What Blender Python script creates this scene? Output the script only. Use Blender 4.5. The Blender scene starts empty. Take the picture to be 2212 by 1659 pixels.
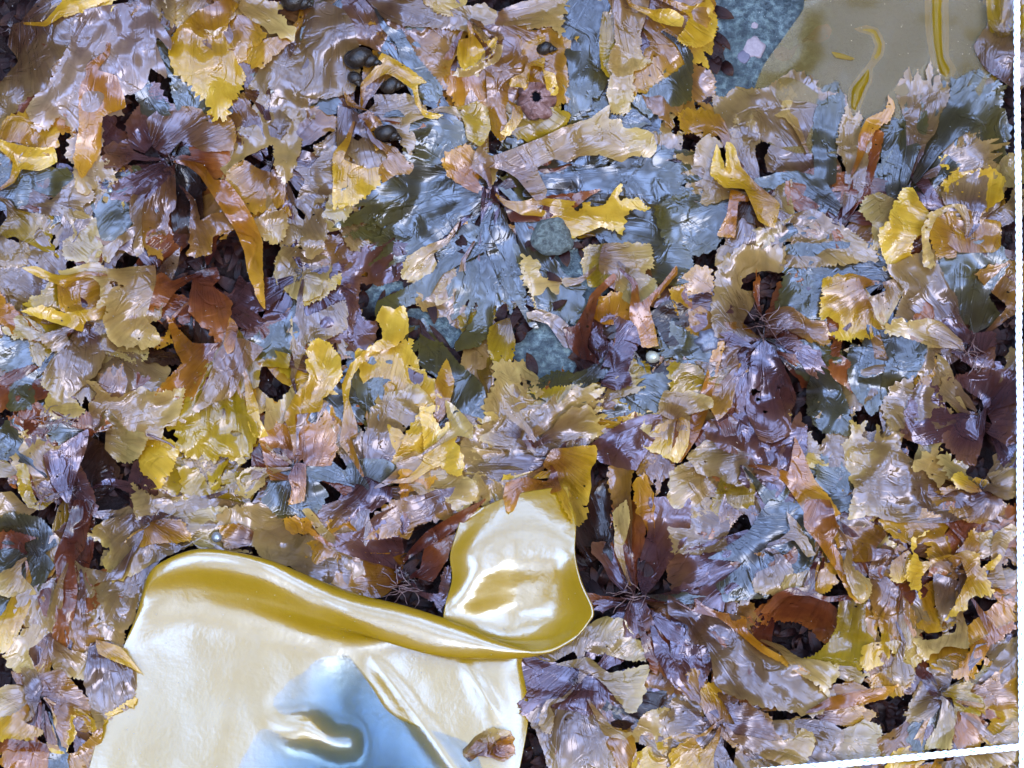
import bpy, math, random
import numpy as np
from mathutils import Vector, Matrix
from mathutils.geometry import delaunay_2d_cdt

random.seed(7)
RNG = np.random.default_rng(7)
scene = bpy.context.scene
C = scene.collection

# ------------------------------------------------------------------ camera
# picture coordinates used for tracing: 2212 x 1659, one unit = MM metres on the shore
MM = 0.512 / 2212.0
TILT = math.radians(14.0)
DIST = 1.55
cam_d = bpy.data.cameras.new("camera")
cam = bpy.data.objects.new("camera", cam_d)
C.objects.link(cam)
cam.location = (0.0, -DIST * math.sin(TILT), 0.012 + DIST * math.cos(TILT))
cam.rotation_euler = (TILT, 0.0, 0.0)
cam_d.sensor_width = 36.0
cam_d.lens = 36.0 * DIST / 0.512
cam_d.clip_start = 0.05
cam_d.clip_end = 2000.0
scene.camera = cam

# ------------------------------------------------------------------ sky
SUN_EL, SUN_ROT = math.radians(48.0), math.radians(150.0)
world = bpy.data.worlds.new("World")
scene.world = world
world.use_nodes = True
nt = world.node_tree
nt.nodes.clear()
wo = nt.nodes.new("ShaderNodeOutputWorld")
bg = nt.nodes.new("ShaderNodeBackground")
bg.inputs["Strength"].default_value = 0.12
sky = nt.nodes.new("ShaderNodeTexSky")
sky.sky_type = 'NISHITA'
sky.sun_disc = False
sky.sun_elevation = SUN_EL
sky.sun_rotation = SUN_ROT
tc = nt.nodes.new("ShaderNodeTexCoord")
cn = nt.nodes.new("ShaderNodeTexNoise")           # broken cloud, the same over the whole dome
cn.inputs["Scale"].default_value = 1.5
cn.inputs["Detail"].default_value = 3.0
cn.inputs["Roughness"].default_value = 0.55
cn.inputs["Distortion"].default_value = 0.4
cr = nt.nodes.new("ShaderNodeMapRange")
cr.interpolation_type = 'SMOOTHSTEP'
cr.inputs["From Min"].default_value = 0.30
cr.inputs["From Max"].default_value = 0.64
mx = nt.nodes.new("ShaderNodeMix")
mx.data_type = 'RGBA'
mx.inputs[7].default_value = (6.4, 9.2, 15.6, 1.0)
cmap = nt.nodes.new("ShaderNodeMapping")
cmap.inputs["Location"].default_value = (0.0, 0.0, 0.0)
nt.links.new(tc.outputs["Generated"], cmap.inputs["Vector"])
nt.links.new(cmap.outputs[0], cn.inputs["Vector"])
nt.links.new(cn.outputs["Fac"], cr.inputs["Value"])
nt.links.new(cr.outputs["Result"], mx.inputs[0])
nt.links.new(sky.outputs["Color"], mx.inputs[6])
nt.links.new(mx.outputs[2], bg.inputs["Color"])
nt.links.new(bg.outputs[0], wo.inputs[0])

sun_d = bpy.data.lights.new("sun", 'SUN')
sun_d.energy = 0.5
sun_d.angle = math.radians(40.0)
sun_d.color = (1.0, 0.95, 0.88)
sun = bpy.data.objects.new("sun", sun_d)
C.objects.link(sun)
# direction to the sun: Nishita rotation is measured from +Y towards +X
sd = Vector((math.sin(SUN_ROT) * math.cos(SUN_EL), math.cos(SUN_ROT) * math.cos(SUN_EL), math.sin(SUN_EL)))
sun.rotation_euler = sd.to_track_quat('Z', 'Y').to_euler()
sun.location = sd * 20.0

vs = scene.view_settings
vs.view_transform = 'Standard'
vs.look = 'None'
vs.exposure = 3.5
vs.gamma = 1.0
scene.cycles.max_bounces = 8
scene.cycles.transparent_max_bounces = 16
scene.cycles.use_denoising = True

# ------------------------------------------------------------------ picture -> place
_ct, _st = math.cos(TILT), math.sin(TILT)
_F = DIST / 0.512      # focal length over frame width


def at(X, Y, Z):
    """picture units + height (picture units above the shore plane) -> world metres (arrays)"""
    X = np.asarray(X, float); Y = np.asarray(Y, float); Z = np.asarray(Z, float)
    u = (X - 1106.0) / 2212.0
    v = (829.5 - Y) / 2212.0
    dx = u
    dy = v * _ct + _F * _st
    dz = v * _st - _F * _ct
    h = Z * MM
    t = (h - cam.location.z) / dz
    return np.stack([dx * t, cam.location.y + dy * t, h + 0 * X], -1)


# ------------------------------------------------------------------ noise
_TAB = RNG.random((256, 256)) * 2 - 1


def vnoise(x, y, seed=0):
    x = np.asarray(x, float) + seed * 17.31
    y = np.asarray(y, float) + seed * 9.77
    xi = np.floor(x).astype(int); yi = np.floor(y).astype(int)
    fx = x - xi; fy = y - yi
    fx = fx * fx * (3 - 2 * fx); fy = fy * fy * (3 - 2 * fy)
    a = _TAB[xi & 255, yi & 255]; b = _TAB[(xi + 1) & 255, yi & 255]
    c = _TAB[xi & 255, (yi + 1) & 255]; d = _TAB[(xi + 1) & 255, (yi + 1) & 255]
    return (a * (1 - fx) + b * fx) * (1 - fy) + (c * (1 - fx) + d * fx) * fy


def fbm(x, y, seed=0, oct=3):
    s = 0; a = 1.0; t = 0
    for i in range(oct):
        s = s + a * vnoise(np.asarray(x) * 2 ** i, np.asarray(y) * 2 ** i, seed + i * 5); t += a; a *= 0.5
    return s / t


# ------------------------------------------------------------------ height of what already lies there
CELL = 4.0
X0, Y0 = -260.0, -260.0
NX, NY = int((2212 + 520) / CELL), int((1659 + 520) / CELL)
gx, gy = np.meshgrid(X0 + (np.arange(NX) + .5) * CELL, Y0 + (np.arange(NY) + .5) * CELL)

KELP_POLY = [(325, 1235), (430, 1190), (590, 1215), (870, 1310), (980, 1340), (965, 1200), (990, 1150), (1110, 1092),
             (1250, 1065), (1250, 1250), (1282, 1325), (1230, 1385), (1120, 1440), (1150, 1560), (1110, 1720), (180, 1720), (220, 1560)]
ROCKS = [(1640, 60, 105, 110), (1545, 190, 60, 50), (1240, 590, 80, 70), (960, 700, 110, 60), (830, 590, 60, 70), (1180, 760, 90, 70),
         (1230, 690, 60, 70)]   # bare patches
ROCKS = [(a, b, c * (.82 if b > 300 else 1), d * (.82 if b > 300 else 1)) for a, b, c, d in ROCKS]
PITS = [(770 + 955, 1106 + 265, 75, 45, 34), (232, 1030, 62, 72, 36), (290, 300, 60, 50, 30), (405, 415, 48, 80, 30), (455, 590, 105, 62, 30),
        (1300, 1100, 55, 110, 36), (1390, 1230, 60, 60, 26), (880, 1220, 70, 60, 26), (2110, 900, 60, 80, 26), (1640, 640, 40, 60, 26),
        (2180, 330, 40, 90, 20), (20, 1180, 60, 80, 20), (205, 1170, 50, 50, 26), (345, 740, 70, 30, 26), (1740, 840, 60, 30, 14),
        (2040, 1340, 50, 60, 18), (10, 90, 50, 90, 26), (620, 1180, 50, 40, 18), (2150, 700, 60, 50, 20)]
PITS = [(a, b, c * 1.2, d * 1.2, e) for a, b, c, d, e in PITS]


def inside(poly, x, y):
    x = np.asarray(x, float); y = np.asarray(y, float)
    r = np.zeros(x.shape, bool)
    n = len(poly)
    for i in range(n):
        x1, y1 = poly[i]; x2, y2 = poly[(i + 1) % n]
        c = ((y1 > y) != (y2 > y)) & (x < (x2 - x1) * (y - y1) / (y2 - y1 + 1e-12) + x1)
        r ^= c
    return r


def rock_h(x, y):
    h = 26 * fbm(x / 420, y / 420, 3, 3) + 9 * fbm(x / 90, y / 90, 11, 3)
    for (px, py, rx, ry, dd) in PITS:
        h = h - 1.5 * dd * np.exp(-(((x - px) / rx) ** 2 + ((y - py) / ry) ** 2))
    for (px, py, rx, ry) in ROCKS:
        h = h + 7 * np.exp(-(((x - px) / rx) ** 2 + ((y - py) / ry) ** 2))
    k = 1 / (1 + np.exp(-((y - 1330) - 0.0 * x) / 60)) * np.exp(-((x - 650) / 480.0) ** 4)
    h = h * (1 - 0.7 * k) - 16 * k
    return h


H = rock_h(gx, gy)


def bare(x, y):
    m = np.zeros(np.shape(x))
    wob = 0.25 * fbm(np.asarray(x) / 35, np.asarray(y) / 35, 21, 3)
    for (px, py, rx, ry) in ROCKS:
        m = np.maximum(m, 1.0 - (((x - px) / rx) ** 2 + ((y - py) / ry) ** 2) + wob)
    return m > 0


def blur(a, n):  # box blur
    for _ in range(n):
        p = np.pad(a, 1, mode='edge')
        a = (p[:-2, 1:-1] + p[2:, 1:-1] + p[1:-1, :-2] + p[1:-1, 2:] + 2 * p[1:-1, 1:-1]) / 6
    return a


def dil(a):
    p = np.pad(a, 1, mode='edge')
    return np.maximum.reduce([p[1:-1, 1:-1], p[:-2, 1:-1], p[2:, 1:-1], p[1:-1, :-2], p[1:-1, 2:]])


def window(x, y, m=12):
    i0 = max(0, int((x.min() - X0) / CELL) - m); i1 = min(NX, int((x.max() - X0) / CELL) + m)
    j0 = max(0, int((y.min() - Y0) / CELL) - m); j1 = min(NY, int((y.max() - Y0) / CELL) + m)
    return i0, max(i1, i0 + 2), j0, max(j1, j0 + 2)


def sample(a, i0, j0, x, y):
    fx = np.clip((x - X0) / CELL - .5 - i0, 0, a.shape[1] - 1.001)
    fy = np.clip((y - Y0) / CELL - .5 - j0, 0, a.shape[0] - 1.001)
    ix = fx.astype(int); iy = fy.astype(int); fx -= ix; fy -= iy
    return (a[iy, ix] * (1 - fx) + a[iy, ix + 1] * fx) * (1 - fy) + (a[iy + 1, ix] * (1 - fx) + a[iy + 1, ix + 1] * fx) * fy


def under(x, y, n=6, d=1):
    i0, i1, j0, j1 = window(x, y)
    a = H[j0:j1, i0:i1]
    for _ in range(d):
        a = dil(a)
    return sample(blur(a, n), i0, j0, x, y)


def lay(x, y, z):
    i0, i1, j0, j1 = window(x, y, 3)
    b = np.full((j1 - j0, i1 - i0), -1e9)
    ix = ((x - X0) / CELL).astype(int) - i0; iy = ((y - Y0) / CELL).astype(int) - j0
    ok = (ix >= 0) & (iy >= 0) & (ix < b.shape[1]) & (iy < b.shape[0])
    np.maximum.at(b, (iy[ok], ix[ok]), z[ok])
    b = dil(b)
    H[j0:j1, i0:i1] = np.maximum(H[j0:j1, i0:i1], b)


# ------------------------------------------------------------------ materials
def new_mat(name):
    m = bpy.data.materials.new(name)
    m.use_nodes = True
    n = m.node_tree
    n.nodes.clear()
    return m, n, n.nodes.new("ShaderNodeOutputMaterial")


def N(n, t, **kw):
    o = n.nodes.new(t)
    for k, v in kw.items():
        if k in o.inputs:
            o.inputs[k].default_value = v
        else:
            setattr(o, k, v)
    return o


def blade_mat(name, c0, c1, c2, rough=0.13, trans=0.34, spec=0.6, coat=0.0, wrinkle=1.0, clear=0.0, tint=(1, 1, 1), ray=1.0, DK=1.0, grain=.03, ior=1.5, gscale=900.0):
    """wet algal blade: pigment runs from base (c0) over c1 to the thin tip (c2); rays and wrinkles follow the blade"""
    m, n, out = new_mat(name)
    L = n.links.new
    uv = N(n, "ShaderNodeUVMap"); uv.uv_map = "blade"
    sep = N(n, "ShaderNodeSeparateXYZ"); L(uv.outputs[0], sep.inputs[0])
    tco = N(n, "ShaderNodeTexCoord")
    oi = N(n, "ShaderNodeObjectInfo")
    # pigment blotches
    nz = N(n, "ShaderNodeTexNoise", Scale=70.0, Detail=4.0, Roughness=0.6); L(tco.outputs["Object"], nz.inputs["Vector"])
    a1 = N(n, "ShaderNodeMath", operation='MULTIPLY_ADD'); L(nz.outputs["Fac"], a1.inputs[0]); a1.inputs[1].default_value = 0.75
    a1.inputs[2].default_value = -0.375
    a2 = N(n, "ShaderNodeMath", operation='ADD'); L(a1.outputs[0], a2.inputs[0]); L(sep.outputs[0], a2.inputs[1])
    a3 = N(n, "ShaderNodeMath", operation='MULTIPLY_ADD'); L(oi.outputs["Random"], a3.inputs[0]); a3.inputs[1].default_value = 0.3
    a3.inputs[2].default_value = -0.15
    a4 = N(n, "ShaderNodeMath", operation='ADD'); L(a2.outputs[0], a4.inputs[0]); L(a3.outputs[0], a4.inputs[1])
    ramp = N(n, "ShaderNodeValToRGB"); L(a4.outputs[0], ramp.inputs[0])
    e = ramp.color_ramp.elements
    c0, c1, c2 = [tuple(v * DK for v in c) for c in (c0, c1, c2)]
    e[0].position = 0.08; e[0].color = (*c0, 1)
    e[1].position = 0.98; e[1].color = (*c2, 1)
    e2 = ramp.color_ramp.elements.new(0.55); e2.color = (*c1, 1)
    # rays: stretched noise in blade coordinates
    mp = N(n, "ShaderNodeMapping"); L(uv.outputs[0], mp.inputs["Vector"]); mp.inputs["Scale"].default_value = (2.2, 17.0, 1.0)
    wv = N(n, "ShaderNodeTexNoise", Scale=1.0, Detail=3.0, Roughness=0.5, Distortion=0.8); L(mp.outputs[0], wv.inputs["Vector"])
    mp2 = N(n, "ShaderNodeMapping"); L(uv.outputs[0], mp2.inputs["Vector"]); mp2.inputs["Scale"].default_value = (3.5, 60.0, 1.0)
    wf = N(n, "ShaderNodeTexNoise", Scale=1.0, Detail=3.0, Roughness=0.55, Distortion=1.0); L(mp2.outputs[0], wf.inputs["Vector"])
    # fine speckle
    sp = N(n, "ShaderNodeTexNoise", Scale=gscale, Detail=2.0); L(tco.outputs["Object"], sp.inputs["Vector"])
    mr = N(n, "ShaderNodeMapRange"); L(wv.outputs["Fac"], mr.inputs["Value"])
    mr.inputs["From Min"].default_value = 0.3; mr.inputs["From Max"].default_value = 0.7
    mr.inputs["To Min"].default_value = 1 - .18 * ray; mr.inputs["To Max"].default_value = 1 + .14 * ray
    col = N(n, "ShaderNodeMix", data_type='RGBA', blend_type='MULTIPLY'); col.inputs[0].default_value = 1.0
    L(ramp.outputs[0], col.inputs[6]); L(mr.outputs[0], col.inputs[7])
    # relief
    wr = N(n, "ShaderNodeTexNoise", Scale=62.0, Detail=3.0, Roughness=0.5, Distortion=1.4); L(tco.outputs["Object"], wr.inputs["Vector"])
    w1 = N(n, "ShaderNodeMapRange", interpolation_type='SMOOTHSTEP'); L(wv.outputs["Fac"], w1.inputs["Value"])
    w1.inputs["From Min"].default_value = 0.36; w1.inputs["From Max"].default_value = 0.50
    w2 = N(n, "ShaderNodeMapRange", interpolation_type='SMOOTHSTEP'); L(wr.outputs["Fac"], w2.inputs["Value"])
    w2.inputs["From Min"].default_value = 0.36; w2.inputs["From Max"].default_value = 0.50
    h1 = N(n, "ShaderNodeMath", operation='MULTIPLY_ADD'); L(w1.outputs[0], h1.inputs[0]); h1.inputs[1].default_value = 0.13 * wrinkle
    hw = N(n, "ShaderNodeMath", operation='MULTIPLY'); L(w2.outputs[0], hw.inputs[0]); hw.inputs[1].default_value = 0.40 * wrinkle
    L(hw.outputs[0], h1.inputs[2])
    h2 = N(n, "ShaderNodeMath", operation='MULTIPLY_ADD'); L(sp.outputs["Fac"], h2.inputs[0]); h2.inputs[1].default_value = grain
    h3 = N(n, "ShaderNodeMath", operation='MULTIPLY_ADD'); L(wf.outputs["Fac"], h3.inputs[0]); h3.inputs[1].default_value = 0.04 * wrinkle
    L(h1.outputs[0], h3.inputs[2])
    L(h3.outputs[0], h2.inputs[2])
    bp = N(n, "ShaderNodeBump", Strength=0.7, Distance=0.0011); L(h2.outputs[0], bp.inputs["Height"])
    rr = N(n, "ShaderNodeMapRange"); L(nz.outputs["Fac"], rr.inputs["Value"])
    rr.inputs["To Min"].default_value = rough - 0.05; rr.inputs["To Max"].default_value = rough + 0.10
    p = N(n, "ShaderNodeBsdfPrincipled")
    L(col.outputs[2], p.inputs["Base Color"]); L(rr.outputs[0], p.inputs["Roughness"]); L(bp.outputs[0], p.inputs["Normal"])
    p.inputs["IOR"].default_value = ior
    p.inputs["Specular IOR Level"].default_value = spec * (.88 if wrinkle >= .7 else 1)
    p.inputs["Specular Tint"].default_value = (*tint, 1)
    p.inputs["Coat Weight"].default_value = coat
    p.inputs["Coat Roughness"].default_value = 0.14
    p.inputs["Coat IOR"].default_value = 1.5
    L(bp.outputs[0], p.inputs["Coat Normal"])
    tr = N(n, "ShaderNodeBsdfTranslucent"); L(bp.outputs[0], tr.inputs["Normal"])
    tc2 = N(n, "ShaderNodeMix", data_type='RGBA', blend_type='MULTIPLY'); tc2.inputs[0].default_value = 1.0
    L(col.outputs[2], tc2.inputs[6]); tc2.inputs[7].default_value = (2.2, 1.8, 1.1, 1)
    L(tc2.outputs[2], tr.inputs["Color"])
    ms = N(n, "ShaderNodeMixShader"); ms.inputs[0].default_value = trans
    L(p.outputs[0], ms.inputs[1]); L(tr.outputs[0], ms.inputs[2])
    last = ms
    if clear > 0:
        tp = N(n, "ShaderNodeBsdfTransparent"); tp.inputs[0].default_value = (1.0, 0.93, 0.72, 1)
        m2 = N(n, "ShaderNodeMixShader"); m2.inputs[0].default_value = clear
        L(ms.outputs[0], m2.inputs[1]); L(tp.outputs[0], m2.inputs[2]); last = m2
    L(last.outputs[0], out.inputs[0])
    return m


VIO = (0.90, 0.84, 1.0)
PAL = {
    'pu': blade_mat('purple_blade', (0.0192, 0.0060, .005), (0.0408, 0.0130, .009), (0.0840, 0.0320, .012), tint=(.86, .80, 1), spec=.85),
    'li': blade_mat('lilac_blade', (0.0387, 0.0157, .007), (0.0990, 0.0536, .017), (0.1882, 0.1090, .030), tint=VIO, spec=.8),
    'bl': blade_mat('slate_blade', (.018, .012, .007), (.028, .021, .007), (.050, .036, .006), tint=(.82, .86, 1.0), spec=.9, rough=.17, wrinkle=.9),
    'rb': blade_mat('red_brown_blade', (0.0230, 0.0044, .003), (0.0768, 0.0176, .005), (0.1536, 0.0440, .007), spec=.5),
    'or': blade_mat('orange_blade', (0.0640, 0.0165, .002), (0.1792, 0.0616, .003), (0.2816, 0.1265, .009), spec=.65, tint=VIO),
    'am': blade_mat('amber_blade', (0.0576, 0.0176, .002), (0.1472, 0.0594, .003), (0.2496, 0.1210, .008), spec=.7, tint=VIO),
    'ye': blade_mat('yellow_blade', (0.1152, 0.0418, .003), (0.2432, 0.1232, .005), (0.3648, 0.2145, .022), spec=.62, tint=VIO),
    'cr': blade_mat('cream_blade', (0.0806, 0.0333, .009), (0.1667, 0.0906, .022), (0.2903, 0.1830, .052), spec=.72, tint=VIO),
    'pg': blade_mat('pale_cream_blade', (0.0688, 0.0333, .010), (0.1505, 0.0906, .024), (0.2527, 0.1663, .048), spec=.72, tint=VIO),
    'ol': blade_mat('olive_blade', (0.0589, 0.0275, .002), (0.1344, 0.0748, .003), (0.2240, 0.1320, .007), spec=.65, tint=VIO),
    'dk': blade_mat('dark_brown_blade', (.006, .003, .002), (.014, .005, .003), (.028, .011, .004), rough=.18, spec=.4),
    'ly': blade_mat('lilac_blade_yellow_tip', (0.0387, 0.0148, .008), (0.1236, 0.0665, .018), (0.2903, 0.1802, .036), tint=VIO, spec=.75),
    'lo': blade_mat('lilac_blade_amber_tip', (0.0323, 0.0102, .006), (0.0860, 0.0351, .008), (0.1882, 0.0832, .008), tint=VIO, spec=.75),
    'he': blade_mat('pale_lilac_sheen_blade', (0.0860, 0.0462, .030), (0.1774, 0.1035, .050), (0.2903, 0.1756, .060), tint=VIO, spec=.9),  # sheen caught by the raised frond put into its paler pigment
    'kg': blade_mat('kelp_fold_no_sheen', (0.1280, 0.0726, .002), (0.1408, 0.0814, .002), (0.1536, 0.0880, .003), spec=.15, ray=.2, wrinkle=.3),  # gold, nearly glossless kelp: missing sheen on a curve put into the material
    'kt': blade_mat('thin_kelp', (0.1344, 0.0836, .018), (0.1434, 0.0880, .018), (0.1536, 0.0946, .016), rough=.30, wrinkle=.10, clear=.42, ray=.1),
}

kelp_m = blade_mat('thick_kelp', (.195, .104, .001), (.205, .112, .001), (.215, .120, .001), rough=.17, wrinkle=.02, trans=.22, spec=1.0, ray=.15, grain=.12, tint=(.85, .95, 1), ior=1.57, gscale=420.0)


def simple_mat(name, col, rough=.4, spec=.5, noise=0.0, scale=200.0, bump=0.0, col2=None, coat=0.0, metal=0.0):
    m, n, out = new_mat(name)
    L = n.links.new
    t = N(n, "ShaderNodeTexCoord")
    z = N(n, "ShaderNodeTexNoise", Scale=scale, Detail=5.0, Roughness=.65); L(t.outputs["Object"], z.inputs["Vector"])
    r = N(n, "ShaderNodeValToRGB"); L(z.outputs["Fac"], r.inputs[0])
    r.color_ramp.elements[0].position = .35; r.color_ramp.elements[1].position = .65
    r.color_ramp.elements[0].color = (*col, 1); r.color_ramp.elements[1].color = (*(col2 or col), 1)
    p = N(n, "ShaderNodeBsdfPrincipled", Roughness=rough)
    p.inputs["Specular IOR Level"].default_value = spec
    p.inputs["Coat Weight"].default_value = coat
    p.inputs["Coat Roughness"].default_value = .08
    L(r.outputs[0], p.inputs["Base Color"])
    if bump:
        b = N(n, "ShaderNodeBump", Strength=.8, Distance=bump); L(z.outputs["Fac"], b.inputs["Height"]); L(b.outputs[0], p.inputs["Normal"])
    L(p.outputs[0], out.inputs[0])
    return m


# ------------------------------------------------------------------ mesh helpers
def mesh_obj(name, verts, faces, mat, parent=None, smooth=True, uv=None):
    me = bpy.data.meshes.new(name)
    me.from_pydata([tuple(map(float, v)) for v in verts], [], [tuple(int(i) for i in f) for f in faces])
    if smooth:
        me.polygons.foreach_set("use_smooth", [True] * len(me.polygons))
    if uv is not None:
        lay_ = me.uv_layers.new(name="blade")
        li = np.empty(len(me.loops), int); me.loops.foreach_get("vertex_index", li)
        lay_.data.foreach_set("uv", np.ascontiguousarray(uv[li], dtype=np.float32).ravel())
    me.materials.append(mat)
    me.update()
    o = bpy.data.objects.new(name, me)
    C.objects.link(o)
    if parent is not None:
        o.parent = parent
        o.matrix_parent_inverse = parent.matrix_world.inverted()
    return o


def empty(name, label, cat, loc, group=None):
    o = bpy.data.objects.new(name, None)
    o.empty_display_size = .01
    C.objects.link(o)
    o.matrix_world = Matrix.Translation(Vector([float(c) for c in loc]))
    o['label'] = label; o['category'] = cat
    if group:
        o['group'] = group
    return o


def tag(o, label, cat, group=None):
    o['label'] = label; o['category'] = cat
    if group:
        o['group'] = group
    return o


def tube(path, rad, seg=8):
    path = [Vector(p) for p in path]
    vs_, fs = [], []
    up = Vector((0, 0, 1))
    for i, p in enumerate(path):
        d = (path[min(i + 1, len(path) - 1)] - path[max(i - 1, 0)]).normalized()
        a = d.cross(up)
        if a.length < 1e-4:
            a = d.cross(Vector((1, 0, 0)))
        a.normalize(); b = a.cross(d)
        r = rad[i] if isinstance(rad, (list, tuple)) else rad
        for k in range(seg):
            t = 2 * math.pi * k / seg
            vs_.append(p + (a * math.cos(t) + b * math.sin(t)) * r)
    for i in range(len(path) - 1):
        for k in range(seg):
            a0 = i * seg + k; a1 = i * seg + (k + 1) % seg
            fs.append((a0, a1, a1 + seg, a0 + seg))
    fs.append(tuple(range(seg))[::-1]); fs.append(tuple(range((len(path) - 1) * seg, len(path) * seg)))
    return vs_, fs


def catmull(P, n, closed=False):
    """resample control rows along axis 0"""
    P = np.asarray(P, float)
    m = len(P)
    if closed:
        t = np.linspace(0, m, n, endpoint=False)
    else:
        t = np.linspace(0, m - 1, n)
    i = np.floor(t).astype(int)
    if not closed:
        i = np.minimum(i, m - 2)
    f = (t - i).reshape((-1,) + (1,) * (P.ndim - 1))
    g = (lambda k: P[k % m]) if closed else (lambda k: P[np.clip(k, 0, m - 1)])
    p0, p1, p2, p3 = g(i - 1), g(i), g(i + 1), g(i + 2)
    return .5 * (2 * p1 + (p2 - p0) * f + (2 * p0 - 5 * p1 + 4 * p2 - p3) * f ** 2 + (3 * p1 - p0 - 3 * p2 + p3) * f ** 3)


# ------------------------------------------------------------------ one blade of seaweed
def blade(pal, pts, parent, hold, r=1.0, lift=0.0, tl=0.0, cup=0.0, tooth=1.0, holes=(), name='frond', step=3.0, grid=5.2, drape=18, base=None,
          curl=1.0, seed=None, steep=None, mat=None, tail=True, rand_holes=True):
    sd_ = random.randint(0, 9999) if seed is None else seed
    rs = random.Random(sd_)
    P = np.asarray(pts, float)
    if tail and base is None:
        hv = np.asarray(hold, float)
        k0 = int(np.argmin(((P - hv) ** 2).sum(1)))
        b_ = P[k0]; dv = hv - b_; dd_ = float(np.linalg.norm(dv))
        if 14 < dd_ < 260 and not inside([tuple(q) for q in P], hv[0], hv[1]):
            dv /= dd_; nv_ = np.array([-dv[1], dv[0]])
            if float((np.roll(P[:, 0], -1) - P[:, 0]) @ (np.roll(P[:, 1], -1) + P[:, 1])) < 0:
                nv_ = -nv_
            rt_ = min(dd_ * .85, 85.0); wb_ = min(13.0, .16 * math.sqrt(abs(np.ptp(P[:, 0]) * np.ptp(P[:, 1])))) ; bend_ = nv_ * rs.uniform(-.2, .2) * rt_
            ins = np.array([b_ + nv_ * wb_, b_ + dv * rt_ * .5 + bend_ + nv_ * wb_ * .5, b_ + dv * rt_ + nv_ * 2.5, b_ + dv * rt_ - nv_ * 2.5, b_ + dv * rt_ * .5 + bend_ - nv_ * wb_ * .5, b_ - nv_ * wb_])
            P = np.concatenate([P[:k0], ins, P[k0 + 1:]])
    # outline: half-rounded trace
    segs = []
    n = len(P)
    for i in range(n):
        p0, p1, p2, p3 = P[i - 1], P[i], P[(i + 1) % n], P[(i + 2) % n]
        k = max(2, int(np.linalg.norm(p2 - p1) / step))
        f = (np.arange(k) / k)[:, None]
        cm = .5 * (2 * p1 + (p2 - p0) * f + (2 * p0 - 5 * p1 + 4 * p2 - p3) * f ** 2 + (3 * p1 - p0 - 3 * p2 + p3) * f ** 3)
        ln = p1 + (p2 - p1) * f
        segs.append(.35 * cm + .65 * ln)
    B = np.concatenate(segs)
    hold = np.asarray(hold if base is None else base, float)
    b0 = B[np.argmin(((B - hold) ** 2).sum(1))]
    Lmax = math.sqrt(((B - b0) ** 2).sum(1).max()) + 1e-6
    tip = B[np.argmax(((B - b0) ** 2).sum(1))]
    # teeth and small lobes along the margin
    dB = np.roll(B, -1, 0) - np.roll(B, 1, 0)
    nb = np.stack([dB[:, 1], -dB[:, 0]], 1) / (np.linalg.norm(dB, axis=1)[:, None] + 1e-6)
    if ((np.roll(B[:, 0], -1) - B[:, 0]) * (np.roll(B[:, 1], -1) + B[:, 1])).sum() > 0:
        nb = -nb
    arc = np.concatenate([[0], np.cumsum(np.linalg.norm(np.diff(B, axis=0), axis=1))])
    sB = np.sqrt(((B - b0) ** 2).sum(1)) / Lmax
    per = rs.uniform(6.5, 9.5)
    saw = np.abs(((arc / per + .8 * vnoise(arc / 23, 0 * arc, sd_)) % 1.0) - .35)
    amp = np.clip(sB * 1.5 - .25, 0, 1) * np.clip(.55 + .9 * vnoise(arc / 40, 3 + 0 * arc, sd_ + 1), 0, 1.2)
    off = 1.2 * tooth * (amp * (saw - .3) * 8.0 + np.clip(sB * 1.3, .15, 1) * 1.7 * vnoise(arc / 13, 9 + 0 * arc, sd_ + 2) + 2.0 * sB * vnoise(arc / 30, 1 + 0 * arc, sd_ + 3))
    p2 = rs.uniform(17, 30)
    tri = 2 * np.abs(((arc / p2 + 1.1 * vnoise(arc / 70, 5 + 0 * arc, sd_ + 4)) % 1.0) - .5)
    off += tooth * np.clip(sB * 1.8 - .6, 0, 1) * min(1.0, Lmax / 100) * np.clip(.6 + 1.2 * vnoise(arc / 60, 7 + 0 * arc, sd_ + 5), 0, 1.3) * (tri - .45) * 7.0
    for _ in range(int(arc[-1] / 150 * tooth)):
        a_ = rs.uniform(0, arc[-1]); ww = rs.uniform(1.8, 4.0)
        off -= np.clip(sB * 2 - .8, 0, 1) * rs.uniform(3, 11) * min(1.0, Lmax / 90) * np.exp(-((arc - a_) / ww) ** 2)
    B = B + nb * off[:, None]
    # interior points
    x0, y0 = B.min(0); x1, y1 = B.max(0)
    area = (x1 - x0) * (y1 - y0)
    g = max(grid, math.sqrt(area / 5200.0))
    nxg, nyg = int((x1 - x0) / g) + 1, int((y1 - y0) / g) + 1
    ii, jj = np.meshgrid(np.arange(nxg), np.arange(nyg))
    Gx = x0 + (ii + .5 * (jj % 2)) * g + RNG.uniform(-.22, .22, ii.shape) * g
    Gy = y0 + jj * g + RNG.uniform(-.22, .22, ii.shape) * g
    Gx, Gy = Gx.ravel(), Gy.ravel()
    ok = inside([tuple(b) for b in B[::2]], Gx, Gy)
    G = np.stack([Gx, Gy], 1)[ok]
    if len(G):
        dm = np.sqrt(((G[:, None, :] - B[None, ::2, :]) ** 2).sum(2)).min(1)
        G = G[dm > g * .45]
    allp = [B, G]
    hl = list(holes)
    if rand_holes and rs.random() < .35 and len(G) > 30:
        for _ in range(rs.randint(1, 2)):
            q = G[rs.randrange(len(G))]
            hl.append((q[0], q[1], rs.uniform(1.3, 2.8)))
    rings = []
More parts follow.
